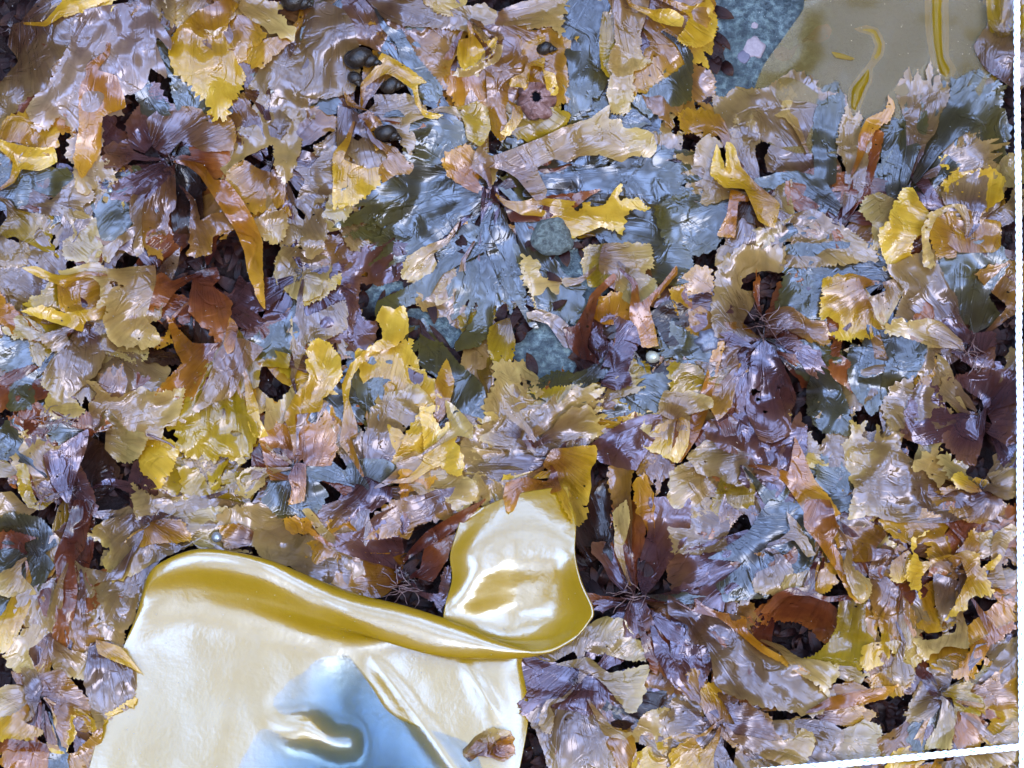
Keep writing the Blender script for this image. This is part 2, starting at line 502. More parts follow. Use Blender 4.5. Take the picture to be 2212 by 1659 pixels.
    for (hx, hy, hr) in hl:
        k = max(9, int(hr * 2.2))
        th = np.arange(k) / k * 2 * math.pi
        rad = hr * (1 + .45 * vnoise(np.cos(th) * 2 + 5, np.sin(th) * 2 + 5, sd_ + 7))
        rings.append(np.stack([hx + rad * np.cos(th) * 1.2, hy + rad * np.sin(th) * .85], 1))
        for a in (1,):
            keep = ((allp[a] - np.array([hx, hy])) ** 2).sum(1) > (hr * 1.35) ** 2
            allp[a] = allp[a][keep]
    V2 = np.concatenate(allp + rings)
    nB = len(B)
    edges = [(i, (i + 1) % nB) for i in range(nB)]
    ov, oe, of, _, _, _ = delaunay_2d_cdt([Vector((float(a), float(b))) for a, b in V2], edges, [], 1, 1e-4)
    V = np.array([(v.x, v.y) for v in ov])
    Fc = np.array([f for f in of if len(f) == 3])
    if len(Fc) == 0:
        return None
    if hl:
        ce = V[Fc].mean(1)
        keep = np.ones(len(Fc), bool)
        for rg in rings:
            keep &= ~inside([tuple(q) for q in rg], ce[:, 0], ce[:, 1])
        Fc = Fc[keep]
    # keep clockwise so that normals look up
    a, b, c = V[Fc[:, 0]], V[Fc[:, 1]], V[Fc[:, 2]]
    cr_ = (b[:, 0] - a[:, 0]) * (c[:, 1] - a[:, 1]) - (b[:, 1] - a[:, 1]) * (c[:, 0] - a[:, 0])
    Fc[cr_ > 0] = Fc[cr_ > 0][:, ::-1]
    x, y = V[:, 0], V[:, 1]
    # blade coordinates: virtual apex a little behind the base gives diverging rays
    ax = (tip - b0) / (np.linalg.norm(tip - b0) + 1e-6)
    apex = b0 - ax * Lmax * .35
    rel = V - apex
    rad = np.linalg.norm(rel, axis=1)
    ang = np.arctan2(rel[:, 1] * ax[0] - rel[:, 0] * ax[1], rel @ ax)
    s = np.sqrt(((V - b0) ** 2).sum(1)) / Lmax
    bd = np.empty(len(V))
    for i in range(0, len(V), 400):
        bd[i:i + 400] = np.sqrt(((V[i:i + 400, None, :] - B[None, ::2, :]) ** 2).sum(2)).min(1)
    dmax = bd.max() + 1e-6
    size = min(1.0, Lmax / 110.0)
    if pal == 'bl':
        r *= .6; curl *= .35
    z = under(x, y, drape, 1) + 1.4 + lift
    # pleats along the rays, broad waves, ruffled margin
    fr = rs.uniform(5, 9)
    z += r * size * (1.3 * np.clip(s, .15, 1) * vnoise(ang * fr + 3, s * 1.6, sd_ + 11) + .3 * np.clip(s, .1, 1) * vnoise(ang * fr * 2.7, s * 3.0, sd_ + 12))
    z += r * size * 15.5 * fbm(x / 74, y / 74, sd_ % 97, 2)
    z += r * .7 * fbm(x / 24, y / 21, sd_ % 89, 2)
    mg = np.exp(-bd / (5.0 + 6.0 * size))
    edge_n = vnoise(x / 34, y / 34, sd_ % 83 + 3)
    z += .75 * curl * mg * (2.0 + 10.5 * size * edge_n) * np.clip(s * 1.6, .2, 1)
    z += cup * (1 - bd / dmax) ** 2
    z += tl * s ** 2
    if steep is not None:           # a blade that stands up: slope along a direction
        z += ((x - b0[0]) * steep[0] + (y - b0[1]) * steep[1])
    base_h = sample(H, 0, 0, x, y)
    z = np.maximum(z, base_h - 3.0)
    lay(x, y, z)
    W = at(x, y, z)
    uv = np.stack([np.clip(s * .92 + .12 * (1 - np.clip(bd / (7 + 5 * size), 0, 1)) * np.clip(s * 1.5, 0, 1), 0, 1.2), ang + sd_ * .013], 1)
    o = mesh_obj(name, W, Fc, mat or PAL[pal], parent, True, uv)
    return o


def auto_outline(bx, by, tx, ty, w, rs, lobes=3):
    """a fan: narrow base, widest near the end, a few lobes"""
    a = np.array([bx, by], float); t = np.array([tx, ty], float)
    d = t - a; L = np.linalg.norm(d); d /= L; nrm = np.array([-d[1], d[0]])
    k = 9
    bend = rs.uniform(-.22, .22) * L
    left, right = [], []
    for i in range(k):
        u = i / (k - 1) * .84
        wd = w * .5 * (.10 + .90 * (u / .84) ** rs.uniform(.75, 1.1)) * rs.uniform(.85, 1.15)
        c = a + d * u * L + nrm * bend * math.sin(u * 2.2)
        left.append(c + nrm * wd); right.append(c - nrm * wd * rs.uniform(.8, 1.2))
    end = []
    e0 = left[-1]; e1 = right[-1]
    m = lobes * 2 + 1
    for i in range(1, m):
        f = i / m
        q = e0 + (e1 - e0) * f
        reach = .27 * L * (math.sin(math.pi * f) ** .6)
        reach *= rs.uniform(.95, 1.5) if i % 2 else rs.uniform(.05, .5)
        end.append(q + d * reach + nrm * rs.uniform(-.04, .04) * w)
    return [tuple(p) for p in left + end + right[::-1]]


# ================================================================== the shore: one rock sheet, raised into added dark walls out of view
def axis(inner0, inner1, st, far):
    a = list(np.arange(inner0, inner1, st))
    g = st; p = a[-1]
    while p < far:
        g *= 1.16; p += g; a.append(p)
    g = st; p = inner0; lo = []
    while p > -far:
        g *= 1.16; p -= g; lo.append(p)
    return np.array(lo[::-1] + a)


ax_ = axis(-.31, .31, .0022, 160.0)
ay_ = axis(-.235, .235, .0022, 160.0)
WX, WY = np.meshgrid(ax_, ay_)
rel_y = WY - cam.location.y; rel_z = -cam.location.z
dep = np.maximum(rel_y * _st - rel_z * _ct, .4)
DXp = 1106 + 2212 * _F * WX / dep
DYp = 829.5 - 2212 * _F * (rel_y * _ct + rel_z * _st) / dep
R = np.hypot(WX, WY)
inn = np.clip((.42 - R) / .08, 0, 1)
hz = rock_h(np.clip(DXp, -300, 2500), np.clip(DYp, -300, 1960)) * MM
far_h = np.maximum(0, R - .60) * (1.05 + .45 * fbm(WX / (R + .3) * 2.3, WY / (R + .3) * 2.3, 31, 3)) + .10 * np.clip(R - .5, 0, 3) * fbm(WX * 1.7, WY * 1.7, 33, 4)  # unseen rock walls, added so tilted wet blades reflect dark instead of sky
far_h = np.where(far_h > 14, 14 + 6 * np.tanh((far_h - 14) / 12), far_h)
HZ = hz * np.clip(inn + .35, 0, 1) + np.maximum(far_h, 0)
HZ += .0003 * fbm(WX * 160, WY * 160, 35, 3) * (R < .5)
verts = np.stack([WX, WY, HZ], -1).reshape(-1, 3)
ny, nx = WX.shape
idx = np.arange(nx * ny).reshape(ny, nx)
quads = np.stack([idx[:-1, :-1], idx[:-1, 1:], idx[1:, 1:], idx[1:, :-1]], -1).reshape(-1, 4)
rm, rn, rout = new_mat('wet_shore_rock')
L = rn.links.new
tco = N(rn, "ShaderNodeTexCoord")
at_ = N(rn, "ShaderNodeAttribute"); at_.attribute_name = "crust"
n1 = N(rn, "ShaderNodeTexNoise", Scale=260.0, Detail=7.0, Roughness=.7); L(tco.outputs["Object"], n1.inputs["Vector"])
n2 = N(rn, "ShaderNodeTexNoise", Scale=38.0, Detail=4.0, Roughness=.6); L(tco.outputs["Object"], n2.inputs["Vector"])
r1 = N(rn, "ShaderNodeValToRGB"); L(n1.outputs["Fac"], r1.inputs[0])
r1.color_ramp.elements[0].position = .38; r1.color_ramp.elements[0].color = (.004, .006, .007, 1)
r1.color_ramp.elements[1].position = .62; r1.color_ramp.elements[1].color = (.085, .105, .098, 1)
q = r1.color_ramp.elements.new(.5); q.color = (.026, .034, .036, 1)
r2 = N(rn, "ShaderNodeValToRGB"); L(n2.outputs["Fac"], r2.inputs[0])
r2.color_ramp.elements[0].position = .4; r2.color_ramp.elements[0].color = (.30, .33, .28, 1)
r2.color_ramp.elements[1].position = .62; r2.color_ramp.elements[1].color = (1.2, 1.2, 1.15, 1)
mm = N(rn, "ShaderNodeMix", data_type='RGBA', blend_type='MULTIPLY'); mm.inputs[0].default_value = .8
L(r1.outputs[0], mm.inputs[6]); L(r2.outputs[0], mm.inputs[7])
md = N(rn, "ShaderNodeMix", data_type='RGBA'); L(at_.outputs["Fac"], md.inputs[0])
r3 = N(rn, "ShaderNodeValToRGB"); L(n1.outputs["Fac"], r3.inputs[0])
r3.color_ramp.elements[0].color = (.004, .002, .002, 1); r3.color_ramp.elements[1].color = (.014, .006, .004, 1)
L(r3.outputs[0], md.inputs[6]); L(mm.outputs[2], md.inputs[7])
bb = N(rn, "ShaderNodeBump", Strength=1.0, Distance=.0022); L(n1.outputs["Fac"], bb.inputs["Height"])
rp = N(rn, "ShaderNodeBsdfPrincipled", Roughness=.33)
rsp = N(rn, "ShaderNodeMath", operation='MULTIPLY_ADD'); L(at_.outputs["Fac"], rsp.inputs[0]); rsp.inputs[1].default_value = .45; rsp.inputs[2].default_value = .08; L(rsp.outputs[0], rp.inputs["Specular IOR Level"]); L(md.outputs[2], rp.inputs["Base Color"]); L(bb.outputs[0], rp.inputs["Normal"])
rp.inputs["Specular Tint"].default_value = (.82, .93, 1, 1)
L(rp.outputs[0], rout.inputs[0])
rock = mesh_obj('rock_ground', verts, quads, rm)
rock['kind'] = 'structure'
rock['label'] = 'wet blue grey shore rock showing between the seaweeds'
att = rock.data.attributes.new("crust", 'FLOAT', 'POINT')
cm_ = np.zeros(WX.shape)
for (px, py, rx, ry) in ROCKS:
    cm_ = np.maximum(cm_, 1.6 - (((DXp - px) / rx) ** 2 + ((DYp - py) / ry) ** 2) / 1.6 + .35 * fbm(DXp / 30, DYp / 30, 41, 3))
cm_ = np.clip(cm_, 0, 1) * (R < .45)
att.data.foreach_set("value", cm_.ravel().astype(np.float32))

# ================================================================== undergrowth: dark short weed nobody could count
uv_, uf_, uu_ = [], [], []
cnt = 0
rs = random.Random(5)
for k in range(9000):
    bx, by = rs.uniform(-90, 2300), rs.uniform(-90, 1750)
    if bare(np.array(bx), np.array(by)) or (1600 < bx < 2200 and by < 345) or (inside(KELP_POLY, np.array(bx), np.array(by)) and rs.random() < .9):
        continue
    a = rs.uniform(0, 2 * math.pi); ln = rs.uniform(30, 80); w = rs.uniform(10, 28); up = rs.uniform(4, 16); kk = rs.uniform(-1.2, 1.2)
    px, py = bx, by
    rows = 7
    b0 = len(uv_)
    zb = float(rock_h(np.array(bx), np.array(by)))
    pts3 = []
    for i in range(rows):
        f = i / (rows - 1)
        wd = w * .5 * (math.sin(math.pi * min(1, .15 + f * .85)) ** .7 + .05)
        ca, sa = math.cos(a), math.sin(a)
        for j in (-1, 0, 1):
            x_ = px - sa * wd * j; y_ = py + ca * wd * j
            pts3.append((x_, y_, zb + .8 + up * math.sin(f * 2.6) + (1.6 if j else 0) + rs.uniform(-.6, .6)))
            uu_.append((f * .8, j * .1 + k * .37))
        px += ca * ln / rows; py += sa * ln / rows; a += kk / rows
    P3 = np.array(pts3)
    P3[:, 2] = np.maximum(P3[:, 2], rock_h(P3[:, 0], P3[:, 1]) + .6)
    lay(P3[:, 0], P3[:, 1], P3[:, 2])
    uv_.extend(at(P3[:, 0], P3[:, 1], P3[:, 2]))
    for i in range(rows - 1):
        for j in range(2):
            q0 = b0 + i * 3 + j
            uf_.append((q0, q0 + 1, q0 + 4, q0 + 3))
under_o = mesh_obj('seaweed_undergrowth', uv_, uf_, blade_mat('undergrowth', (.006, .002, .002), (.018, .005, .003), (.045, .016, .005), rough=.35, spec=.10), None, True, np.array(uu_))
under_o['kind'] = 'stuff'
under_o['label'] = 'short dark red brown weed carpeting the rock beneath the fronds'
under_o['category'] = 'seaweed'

# the fronds stand on their stalks about a centimetre and a half clear of the rock, except on the bare patches and over the hollows
KT = [(1752, -60), (1735, 20), (1690, 85), (1650, 140), (1630, 190), (1622, 235), (1640, 300), (1720, 330), (1850, 330), (1980, 300), (2080, 270), (2120, 200),
      (2150, 120), (2165, 40), (2160, -60)]
low = np.maximum(bare(gx, gy).astype(float), .35 * inside(KT, gx, gy))
low = np.clip(blur(low, 160) * 1.6, 0, 1)
low = np.maximum(low, .8 * np.clip(1.35 - ((gx - 1090) / 330) ** 2 - ((gy - 520) / 260) ** 2, 0, 1))
SUP = 66.0 * (1 - low)
for (px, py, rx, ry, dd) in PITS:
    SUP = SUP * (1 - .75 * np.exp(-(((gx - px) / rx) ** 2 + ((gy - py) / ry) ** 2)))
H = rock_h(gx, gy) + SUP

# ================================================================== plants: each a holdfast with its fronds
# key: (holdfast x, y, label)
PLANTS = {
    'a1': (285, -30, 'big pale lilac frond with notched edge and orange lower half, hanging in the top corner'),
    'a2': (450, -40, 'pale yellow toothed fronds hanging from the top edge beside the big lilac frond'),
    'a3': (25, 60, 'grey lilac fronds against the left edge above the yellow cupped lobe'),
    'a4': (668, -30, 'broad grey fan with a straight midrib and amber ripples, near the dark snails'),
    'a5': (365, 345, 'purple brown fronds spreading from the dark twiggy holdfast under the big lilac frond'),
    'a6': (590, 350, 'olive amber fronds curling below the broad grey fan'),
    'a7': (-10, 420, 'blue, cream and olive fronds at the left edge above the yellow green tube frond'),
    'b1': (770, -30, 'brown lilac fronds spreading below the top edge, above the dark snails'),
    'b2': (1010, 40, 'mustard curling fronds wrapped around the pink barnacle'),
    'b3': (1330, -40, 'blue grey and cream fronds from the top edge to the bare blue rock'),
    'b4': (1062, 415, 'central star of flat slate blue fronds with two raised yellow antler fronds'),
    'b5': (770, 250, 'grey pink fronds with mustard straps just below the dark snails'),
    'c1': (1808, 470, 'large lavender frond rising like a fan over the thin translucent kelp'),
    'c2': (1965, 410, 'feathery blue grey fan at the right over the thin kelp'),
    'c3': (1640, 420, 'lilac frond with two yellow horns below the bare rock at the top'),
    'c4': (2090, 520, 'bright yellow ruffled fronds beside the white cord, upper right'),
    'd1': (345, 580, 'cream yellow frond rolled into an open tube with a horn, left side'),
    'd2': (180, 690, 'pale leaf shaped frond and amber points below the rolled yellow tube'),
    'd3': (445, 585, 'red brown straps standing in the dark hollow right of the rolled yellow tube'),
    'd4': (500, 720, 'large olive yellow fan with pale ridge, spreading downward left of centre'),
    'd5': (200, 930, 'cream and yellow crinkled fronds left of the olive yellow fan'),
    'd6': (145, 1060, 'pink lilac lance fronds over the dark hollow at the left'),
    'd7': (655, 590, 'pale toothed lilac fronds between the dark hollow and the central star'),
    'd8': (640, 1010, 'orange fan and cream lobes with a bright orange finger, below the olive fan'),
    'e1': (800, 1060, 'lavender cream fans with yellow lobes and a long yellow arch, centre left'),
    'e2': (1190, 1000, 'wrinkled cream lilac sheets plastered together at the centre'),
    'e3': (1300, 790, 'brown Y shaped and lavender fronds left of the small white snail'),
    'e4': (1330, 560, 'cream and amber fronds right of the central star, above the small snail'),
    'f1': (1650, 730, 'purple lance fronds radiating from a twiggy holdfast right of the small snail'),
    'f2': (1905, 610, 'pleated yellow and lilac fronds right of the twiggy purple holdfast'),
    'f3': (2085, 760, 'cream lance leaf and pink lilac fronds at the right edge'),
    'f4': (2120, 900, 'dull purple bell shaped fronds in the dark hollow by the right cord'),
    'f5': (2120, 1060, 'large yellow fringed frond fanning left from the right edge'),
    'f6': (1465, 900, 'bright cream yellow cupped frond with orange straps, centre right'),
    'f7': (1600, 1000, 'lavender and cream fronds with an orange spear below the purple lance fronds'),
    'g1': (175, 1110, 'stiff red brown stalk with cream toothed fans at its foot, left edge'),
    'g2': (330, 1130, 'cream wrinkled fronds just above the corner of the yellow kelp'),
    'g3': (60, 1200, 'blue grey fronds at the left edge beside the red brown stalk'),
    'g4': (90, 1500, 'amber and yellow fronds in the lower left corner beside the kelp'),
    'g5': (880, 1250, 'lavender red fronds meeting at the dark root above the rolled kelp edge'),
    'h1': (1370, 1290, 'spidery purple lances around the root right of the yellow kelp'),
    'h2': (1250, 1480, 'lavender fans with yellow green rims below the tip of the kelp'),
    'i1': (1800, 1110, 'twisted orange strap and yellow green fan curling round the dark pit'),
    'i2': (1500, 1290, 'long lavender brown frond running from the purple root to the lower right'),
    'i3': (1650, 1180, 'blue lavender sheets between the purple root and the twisted orange strap'),
    'i4': (2060, 1230, 'yellow ruffled fronds crowded against the right cord, lower half'),
    'i5': (1930, 1190, 'amber and lilac upright folds between the twisted strap and the yellow ruffles'),
    'i6': (1560, 1560, 'lilac and cream fronds along the bottom edge above the white cord'),
    'i7': (2030, 1500, 'cream fronds in the corner where the two white cords meet'),
}
OFF = {'A': (0, 0), 'B': (737.33, 0), 'C': (1474.67, 0), 'D': (0, 553), 'E': (737.33, 553), 'F': (1474.67, 553),
       'G': (0, 1106), 'H': (737.33, 1106), 'I': (1474.67, 1106)}


def T(k, pts):
    ox, oy = OFF[k]
    return [(x / 3.0 + ox, y / 3.0 + oy) for x, y in pts]


FR = []     # (layer, plant, palette, outline, options)


def F(tile, plant, pal, pts, layer=1, **kw):
    if 'holes' in kw:
        ox, oy = OFF[tile]
        kw['holes'] = [(x / 3 + ox, y / 3 + oy, r_ / 3) for x, y, r_ in kw['holes']]
    if 'base' in kw:
        kw['base'] = T(tile, [kw['base']])[0]
    q = np.array(T(tile, pts)); c_ = q.mean(0)
    d_ = np.linalg.norm(q - c_, axis=1).mean()
    q = c_ + (q - c_) * (1 + 8.0 / d_)
    FR.append((layer, plant, pal, [tuple(v) for v in q], kw))


def P(tile, plant, pal, base, tip, w, layer=0, lobes=3, **kw):
    b, t = T(tile, [base, tip])
    FR.append((layer, plant, pal, auto_outline(b[0], b[1], t[0], t[1], w / 3.0, rs, lobes), dict(kw, base=b)))


# ---- upper left
F('A', 'a3', 'li', [(190,150),(420,40),(500,120),(450,200),(450,300),(330,430),(300,560),(150,640),(60,800),(80,850),(-60,870),(-60,620),(120,400),(60,300),(90,180)], 0)
F('A', 'a3', 'ye', [(420,60),(460,-40),(640,-40),(690,0),(560,60),(440,100)], 1)
F('A', 'a7', 'bl', [(-60,1080),(160,1160),(200,1290),(100,1340),(-60,1340)], 0)
F('A', 'a7', 'bl', [(0,1000),(200,1080),(420,1100),(480,1180),(420,1280),(230,1230),(100,1170)], 0)
F('A', 'a7', 'am', [(60,760),(190,740),(340,800),(360,900),(300,980),(60,900),(20,850)], 0, r=1.4)
F('A', 'a7', 'ye', [(-40,890),(60,930),(200,960),(320,960),(340,1040),(240,1090),(120,1060),(40,990)], 1, cup=12, tooth=.3)
F('A', 'a7', 'li', [(230,1230),(340,1300),(500,1150),(600,1280),(520,1340),(560,1400),(400,1390),(200,1350)], 1)
F('A', 'a7', 'ol', [(-60,1600),(90,1400),(200,1400),(330,1420),(310,1560),(350,1640),(160,1560),(100,1530)], 1, r=1.5)
F('A', 'a7', 'pg', [(470,1420),(540,1400),(660,1480),(640,1620),(560,1678),(440,1660),(420,1560),(490,1520)], 1)
F('A', 'a7', 'li', [(-60,1500),(60,1560),(170,1590),(150,1700),(-60,1720)], 1)
F('A', 'a5', 'bl', [(600,1300),(870,1260),(860,1450),(750,1540),(660,1530),(640,1420)], 0)
F('A', 'a5', 'dk', [(1120,1000),(1230,980),(1290,1150),(1310,1400),(1250,1480),(1130,1480),(1120,1250)], 0, tooth=.3)
F('A', 'a5', 'rb', [(1250,970),(1460,960),(1480,1100),(1450,1150),(1330,1120),(1260,1050)], 0)
F('A', 'a5', 'pu', [(830,800),(900,700),(1000,560),(1050,640),(1100,700),(1000,780),(1010,900),(940,960),(860,930)], 0, r=1.5)
F('A', 'a5', 'pu', [(700,950),(800,930),(840,1010),(760,1080),(690,1060)], 0)
F('A', 'a5', 'pu', [(760,1180),(900,1120),(1040,1060),(1080,1140),(960,1260),(860,1290),(740,1270)], 0)
F('A', 'a5', 'lo', [(1130,1060),(1130,1330),(1090,1400),(1090,1470),(1130,1500),(1060,1540),(1040,1640),(960,1610),(900,1500),(860,1400),(870,1280),(1000,1160)], 1, r=1.3)
F('A', 'a5', 'lo', [(1250,1560),(1280,1450),(1400,1400),(1500,1420),(1480,1490),(1380,1540),(1370,1620),(1240,1640)], 1, cup=8)
F('A', 'a5', 'ly', [(870,1420),(900,1560),(910,1620),(870,1650),(850,1600),(860,1540),(780,1600),(720,1680),(600,1700),(640,1620),(740,1570),(850,1480)], 1, tooth=.4, lift=3)
F('A', 'a6', 'am', [(1480,1130),(1590,1060),(1680,1110),(1780,1110),(1830,1240),(1800,1320),(1600,1360),(1530,1270)], 1, cup=8)
F('A', 'a6', 'am', [(1500,1320),(1640,1360),(1800,1330),(1860,1400),(1720,1400),(1640,1460),(1560,1420)], 0)
F('A', 'a6', 'cr', [(1670,1450),(1760,1380),(1820,1380),(1850,1440),(1820,1540),(1760,1560),(1700,1510)], 1)
F('A', 'a6', 'li', [(1940,1280),(2000,1130),(2100,1000),(2220,960),(2230,1100),(2130,1250),(2060,1300),(1980,1330)], 1)
F('A', 'a6', 'pg', [(2100,1390),(2170,1180),(2280,1120),(2300,1300),(2200,1460),(2120,1480)], 1)
F('A', 'a6', 'li', [(1960,1560),(2010,1400),(2080,1380),(2110,1520),(2060,1640),(1980,1640)], 1)
F('A', 'a4', 'li', [(1830,260),(1950,170),(2050,60),(2212,100),(2290,240),(2310,470),(2270,600),(2100,640),(1990,640),(2000,760),(1950,920),(1890,1110),(1840,1160),(1780,1040),(1770,920),(1600,1000),(1460,1130),(1470,960),(1560,830),(1640,720),(1690,600),(1620,580),(1700,420),(1640,350)], 1, holes=[(1750,595,22)], r=.9)
F('A', 'a4', 'am', [(1640,300),(1740,260),(1830,260),(1700,420),(1640,420),(1590,380)], 1, curl=1.6)
F('A', 'a5', 'lo', [(980,780),(1100,690),(1300,720),(1450,760),(1500,840),(1480,960),(1320,970),(1180,910),(1100,990),(1020,950),(1000,880)], 1, cup=-8, tooth=.4, lift=4)
F('A', 'a5', 'bl', [(1120,560),(1230,540),(1330,640),(1400,780),(1280,790),(1160,700)], 0)
F('A', 'a5', 'or', [(1330,1140),(1400,1190),(1480,1200),(1560,1300),(1640,1430),(1690,1560),(1690,1700),(1705,1958),(1660,1900),(1600,1740),(1580,1620),(1520,1480),(1440,1360)], 2, tooth=.4, cup=7, curl=1.4)
F('A', 'a2', 'am', [(1450,130),(1560,120),(1640,150),(1700,240),(1640,300),(1590,300),(1590,370),(1510,400),(1450,290),(1380,240)], 1, r=1.4)
F('A', 'a2', 'cr', [(1090,-60),(1560,-60),(1600,60),(1480,130),(1380,220),(1240,130),(1180,190),(1110,60)], 1)
F('A', 'a2', 'ye', [(1110,290),(1190,180),(1300,90),(1420,30),(1540,60),(1480,130),(1450,260),(1500,350),(1580,490),(1540,600),(1480,650),(1460,740),(1380,740),(1340,650),(1270,600),(1200,510),(1130,440)], 2, tooth=1.5, r=1.3, lift=4)
F('A', 'a2', 'cr', [(1600,-40),(1740,10),(1830,40),(1810,90),(1890,180),(1880,240),(1760,190),(1640,130),(1580,60)], 2, tooth=1.4)
F('A', 'a1', 'li', [(940,20),(1080,-30),(1120,60),(1100,150),(1040,60),(1040,190),(980,120)], 1)
F('A', 'a1', 'he', [(470,170),(560,90),(800,50),(920,10),(960,100),(1040,200),(1090,290),(1080,340),(1000,260),(990,300),(1060,460),(1060,520),(960,450),(940,540),(880,600),(800,620),(780,680),(800,750),(660,740),(670,900),(640,980),(700,1010),(760,1150),(690,1260),(640,1170),(560,1240),(500,1180),(480,1030),(440,980),(470,830),(400,740),(330,830),(240,830),(200,720),(220,660),(360,500),(330,490),(440,330),(470,290)], 2, tooth=1.2, lift=8, cup=-6, r=1.1, holes=[(600,770,10)])
F('A', 'a1', 'or', [(520,620),(600,470),(740,520),(800,700),(660,760),(650,960),(540,1120),(490,1010),(520,800)], 2, lift=1.0, tooth=.5)

# ---- top middle
F('B', 'b1', 'lo', [(0,60),(120,-40),(300,150),(560,80),(760,100),(860,200),(800,240),(780,260),(690,420),(700,500),(740,560),(600,560),(480,470),(420,290),(300,370),(200,300),(60,270),(0,200)], 0, r=1.3)
F('B', 'b1', 'li', [(200,-50),(560,-50),(700,60),(900,20),(980,100),(900,210),(700,180),(420,160),(300,110)], 0)
F('B', 'b1', 'bl', [(400,290),(520,420),(640,560),(600,640),(480,600),(420,480)], 0)
F('B', 'b1', 'cr', [(550,-40),(750,-40),(790,30),(700,95),(640,70),(570,30)], 2)
F('B', 'b3', 'bl', [(1430,80),(1550,-20),(1700,50),(1720,100),(1700,260),(1740,450),(1660,610),(1560,700),(1480,650),(1440,400),(1410,260)], 0)
F('B', 'b3', 'am', [(1900,250),(2100,300),(2230,240),(2240,420),(2080,500),(2000,560),(1900,590),(1890,470),(2000,380)], 0, r=1.4)
F('B', 'b3', 'lo', [(1940,-40),(2240,-60),(2400,-40),(2390,100),(2300,230),(2200,280),(2060,260),(1960,140)], 0)
F('B', 'b3', 'ye', [(2280,90),(2380,20),(2420,150),(2400,250),(2300,290),(2200,250)], 1, cup=7)
F('B', 'b3', 'ol', [(1700,110),(1770,110),(1780,280),(1740,400),(1750,480),(1690,420),(1680,250)], 1, cup=8, tooth=.5)
F('B', 'b3', 'cr', [(1700,-40),(1990,-40),(1960,140),(1930,230),(1940,350),(2000,400),(1890,460),(1900,560),(1860,700),(1760,690),(1730,560),(1750,480),(1740,380),(1780,280),(1770,110)], 1, r=1.2)
F('B', 'b3', 'ye', [(2030,90),(2120,70),(2190,110),(2180,160),(2110,150),(2050,130)], 2, cup=10, tooth=.3)
F('B', 'b3', 'bl', [(1900,640),(2000,580),(2100,520),(2230,420),(2240,640),(2100,720),(2000,740)], 0)
F('B', 'b2', 'or', [(700,460),(900,480),(980,490),(960,690),(860,700),(740,660)], 0)
F('B', 'b2', 'am', [(900,210),(1100,190),(1300,180),(1420,260),(1450,500),(1440,640),(1300,720),(1100,700),(960,640),(900,420)], 0, r=1.6)
F('B', 'b2', 'ol', [(1080,760),(1250,720),(1400,700),(1460,760),(1400,860),(1250,900),(1120,860)], 0)
F('B', 'b2', 'cr', [(980,150),(1080,60),(1200,20),(1340,-40),(1500,-40),(1420,100),(1430,200),(1400,230),(1350,170),(1150,190),(1050,250),(990,210)], 2, tooth=1.3, r=1.2)
F('B', 'b2', 'ye', [(780,270),(860,250),(910,280),(980,260),(960,340),(880,400),(800,430),(770,350)], 1, cup=14, tooth=.6)
F('B', 'b2', 'cr', [(880,420),(960,320),(1040,310),(1180,400),(1170,460),(1040,470),(720,500),(770,450)], 1, cup=-8, r=1.3)
F('B', 'b2', 'am', [(980,480),(1100,470),(1110,560),(1060,700),(1080,820),(1040,890),(980,820),(960,660)], 1, tooth=.3, cup=-6)
F('B', 'b5', 'li', [(240,640),(460,640),(540,740),(440,800),(470,900),(440,970),(380,900),(300,810),(250,720)], 1)
F('B', 'b5', 'bl', [(460,740),(620,760),(760,800),(800,900),(700,980),(560,930),(470,860)], 0)
F('B', 'b5', 'ol', [(800,740),(880,680),(940,720),(950,830),(900,920),(830,880)], 0, tooth=.3)
F('B', 'b5', 'li', [(0,720),(150,780),(230,930),(300,930),(300,1020),(240,1110),(150,1090),(60,1000),(0,980)], 1, holes=[(105,885,24)])
F('B', 'b5', 'ye', [(0,1040),(160,1100),(250,1100),(230,1200),(60,1320),(-30,1330)], 1)
F('B', 'b5', 'am', [(40,620),(120,700),(200,740),(250,800),(240,920),(210,940),(160,760),(60,700)], 1, cup=8, tooth=.4)
F('B', 'b5', 'ye', [(290,380),(380,420),(480,490),(540,540),(490,560),(510,680),(570,710),(630,720),(600,745),(530,735),(480,660),(460,580),(360,510),(280,480)], 2, tooth=.3, lift=5, cup=4)
F('B', 'b5', 'lo', [(330,1010),(430,1080),(420,1130),(350,1120),(290,1160),(270,1080)], 1)
F('B', 'b4', 'bl', [(430,960),(640,940),(830,950),(960,1010),(880,1080),(690,1040),(560,1080),(450,1050)], 0)
P('B', 'b4', 'bl', (940,1180), (180,1190), 330, 0, 4); P('B', 'b4', 'bl', (940,1230), (60,1480), 420, 0, 4)
P('B', 'b4', 'pu', (940,1260), (-20,1620), 300, 0, 3); P('B', 'b4', 'bl', (980,1300), (380,1730), 380, 0, 4)
P('B', 'b4', 'bl', (1000,1320), (760,1990), 360, 0, 4); P('B', 'b4', 'bl', (1050,1340), (1150,1950), 330, 0, 4)
P('B', 'b4', 'bl', (1150,1180), (1800,1120), 320, 0, 3); P('B', 'b4', 'bl', (1180,1250), (2150,1330), 460, 0, 4)
P('B', 'b4', 'bl', (1180,1330), (2100,1700), 480, 0, 4); P('B', 'b4', 'bl', (1130,1380), (1640,1980), 340, 0, 3)
P('B', 'b4', 'bl', (1180,1180), (2240,1080), 300, 0, 4); P('B', 'b4', 'bl', (1150,1100), (1900,900), 260, 0, 3)
F('B', 'b4', 'or', [(670,1040),(760,960),(840,970),(880,1080),(860,1190),(780,1180),(700,1130)], 1)
F('B', 'b4', 'pu', [(920,1250),(1010,1240),(1020,1400),(1030,1470),(960,1658),(900,1658),(910,1480)], 1, tooth=.4)
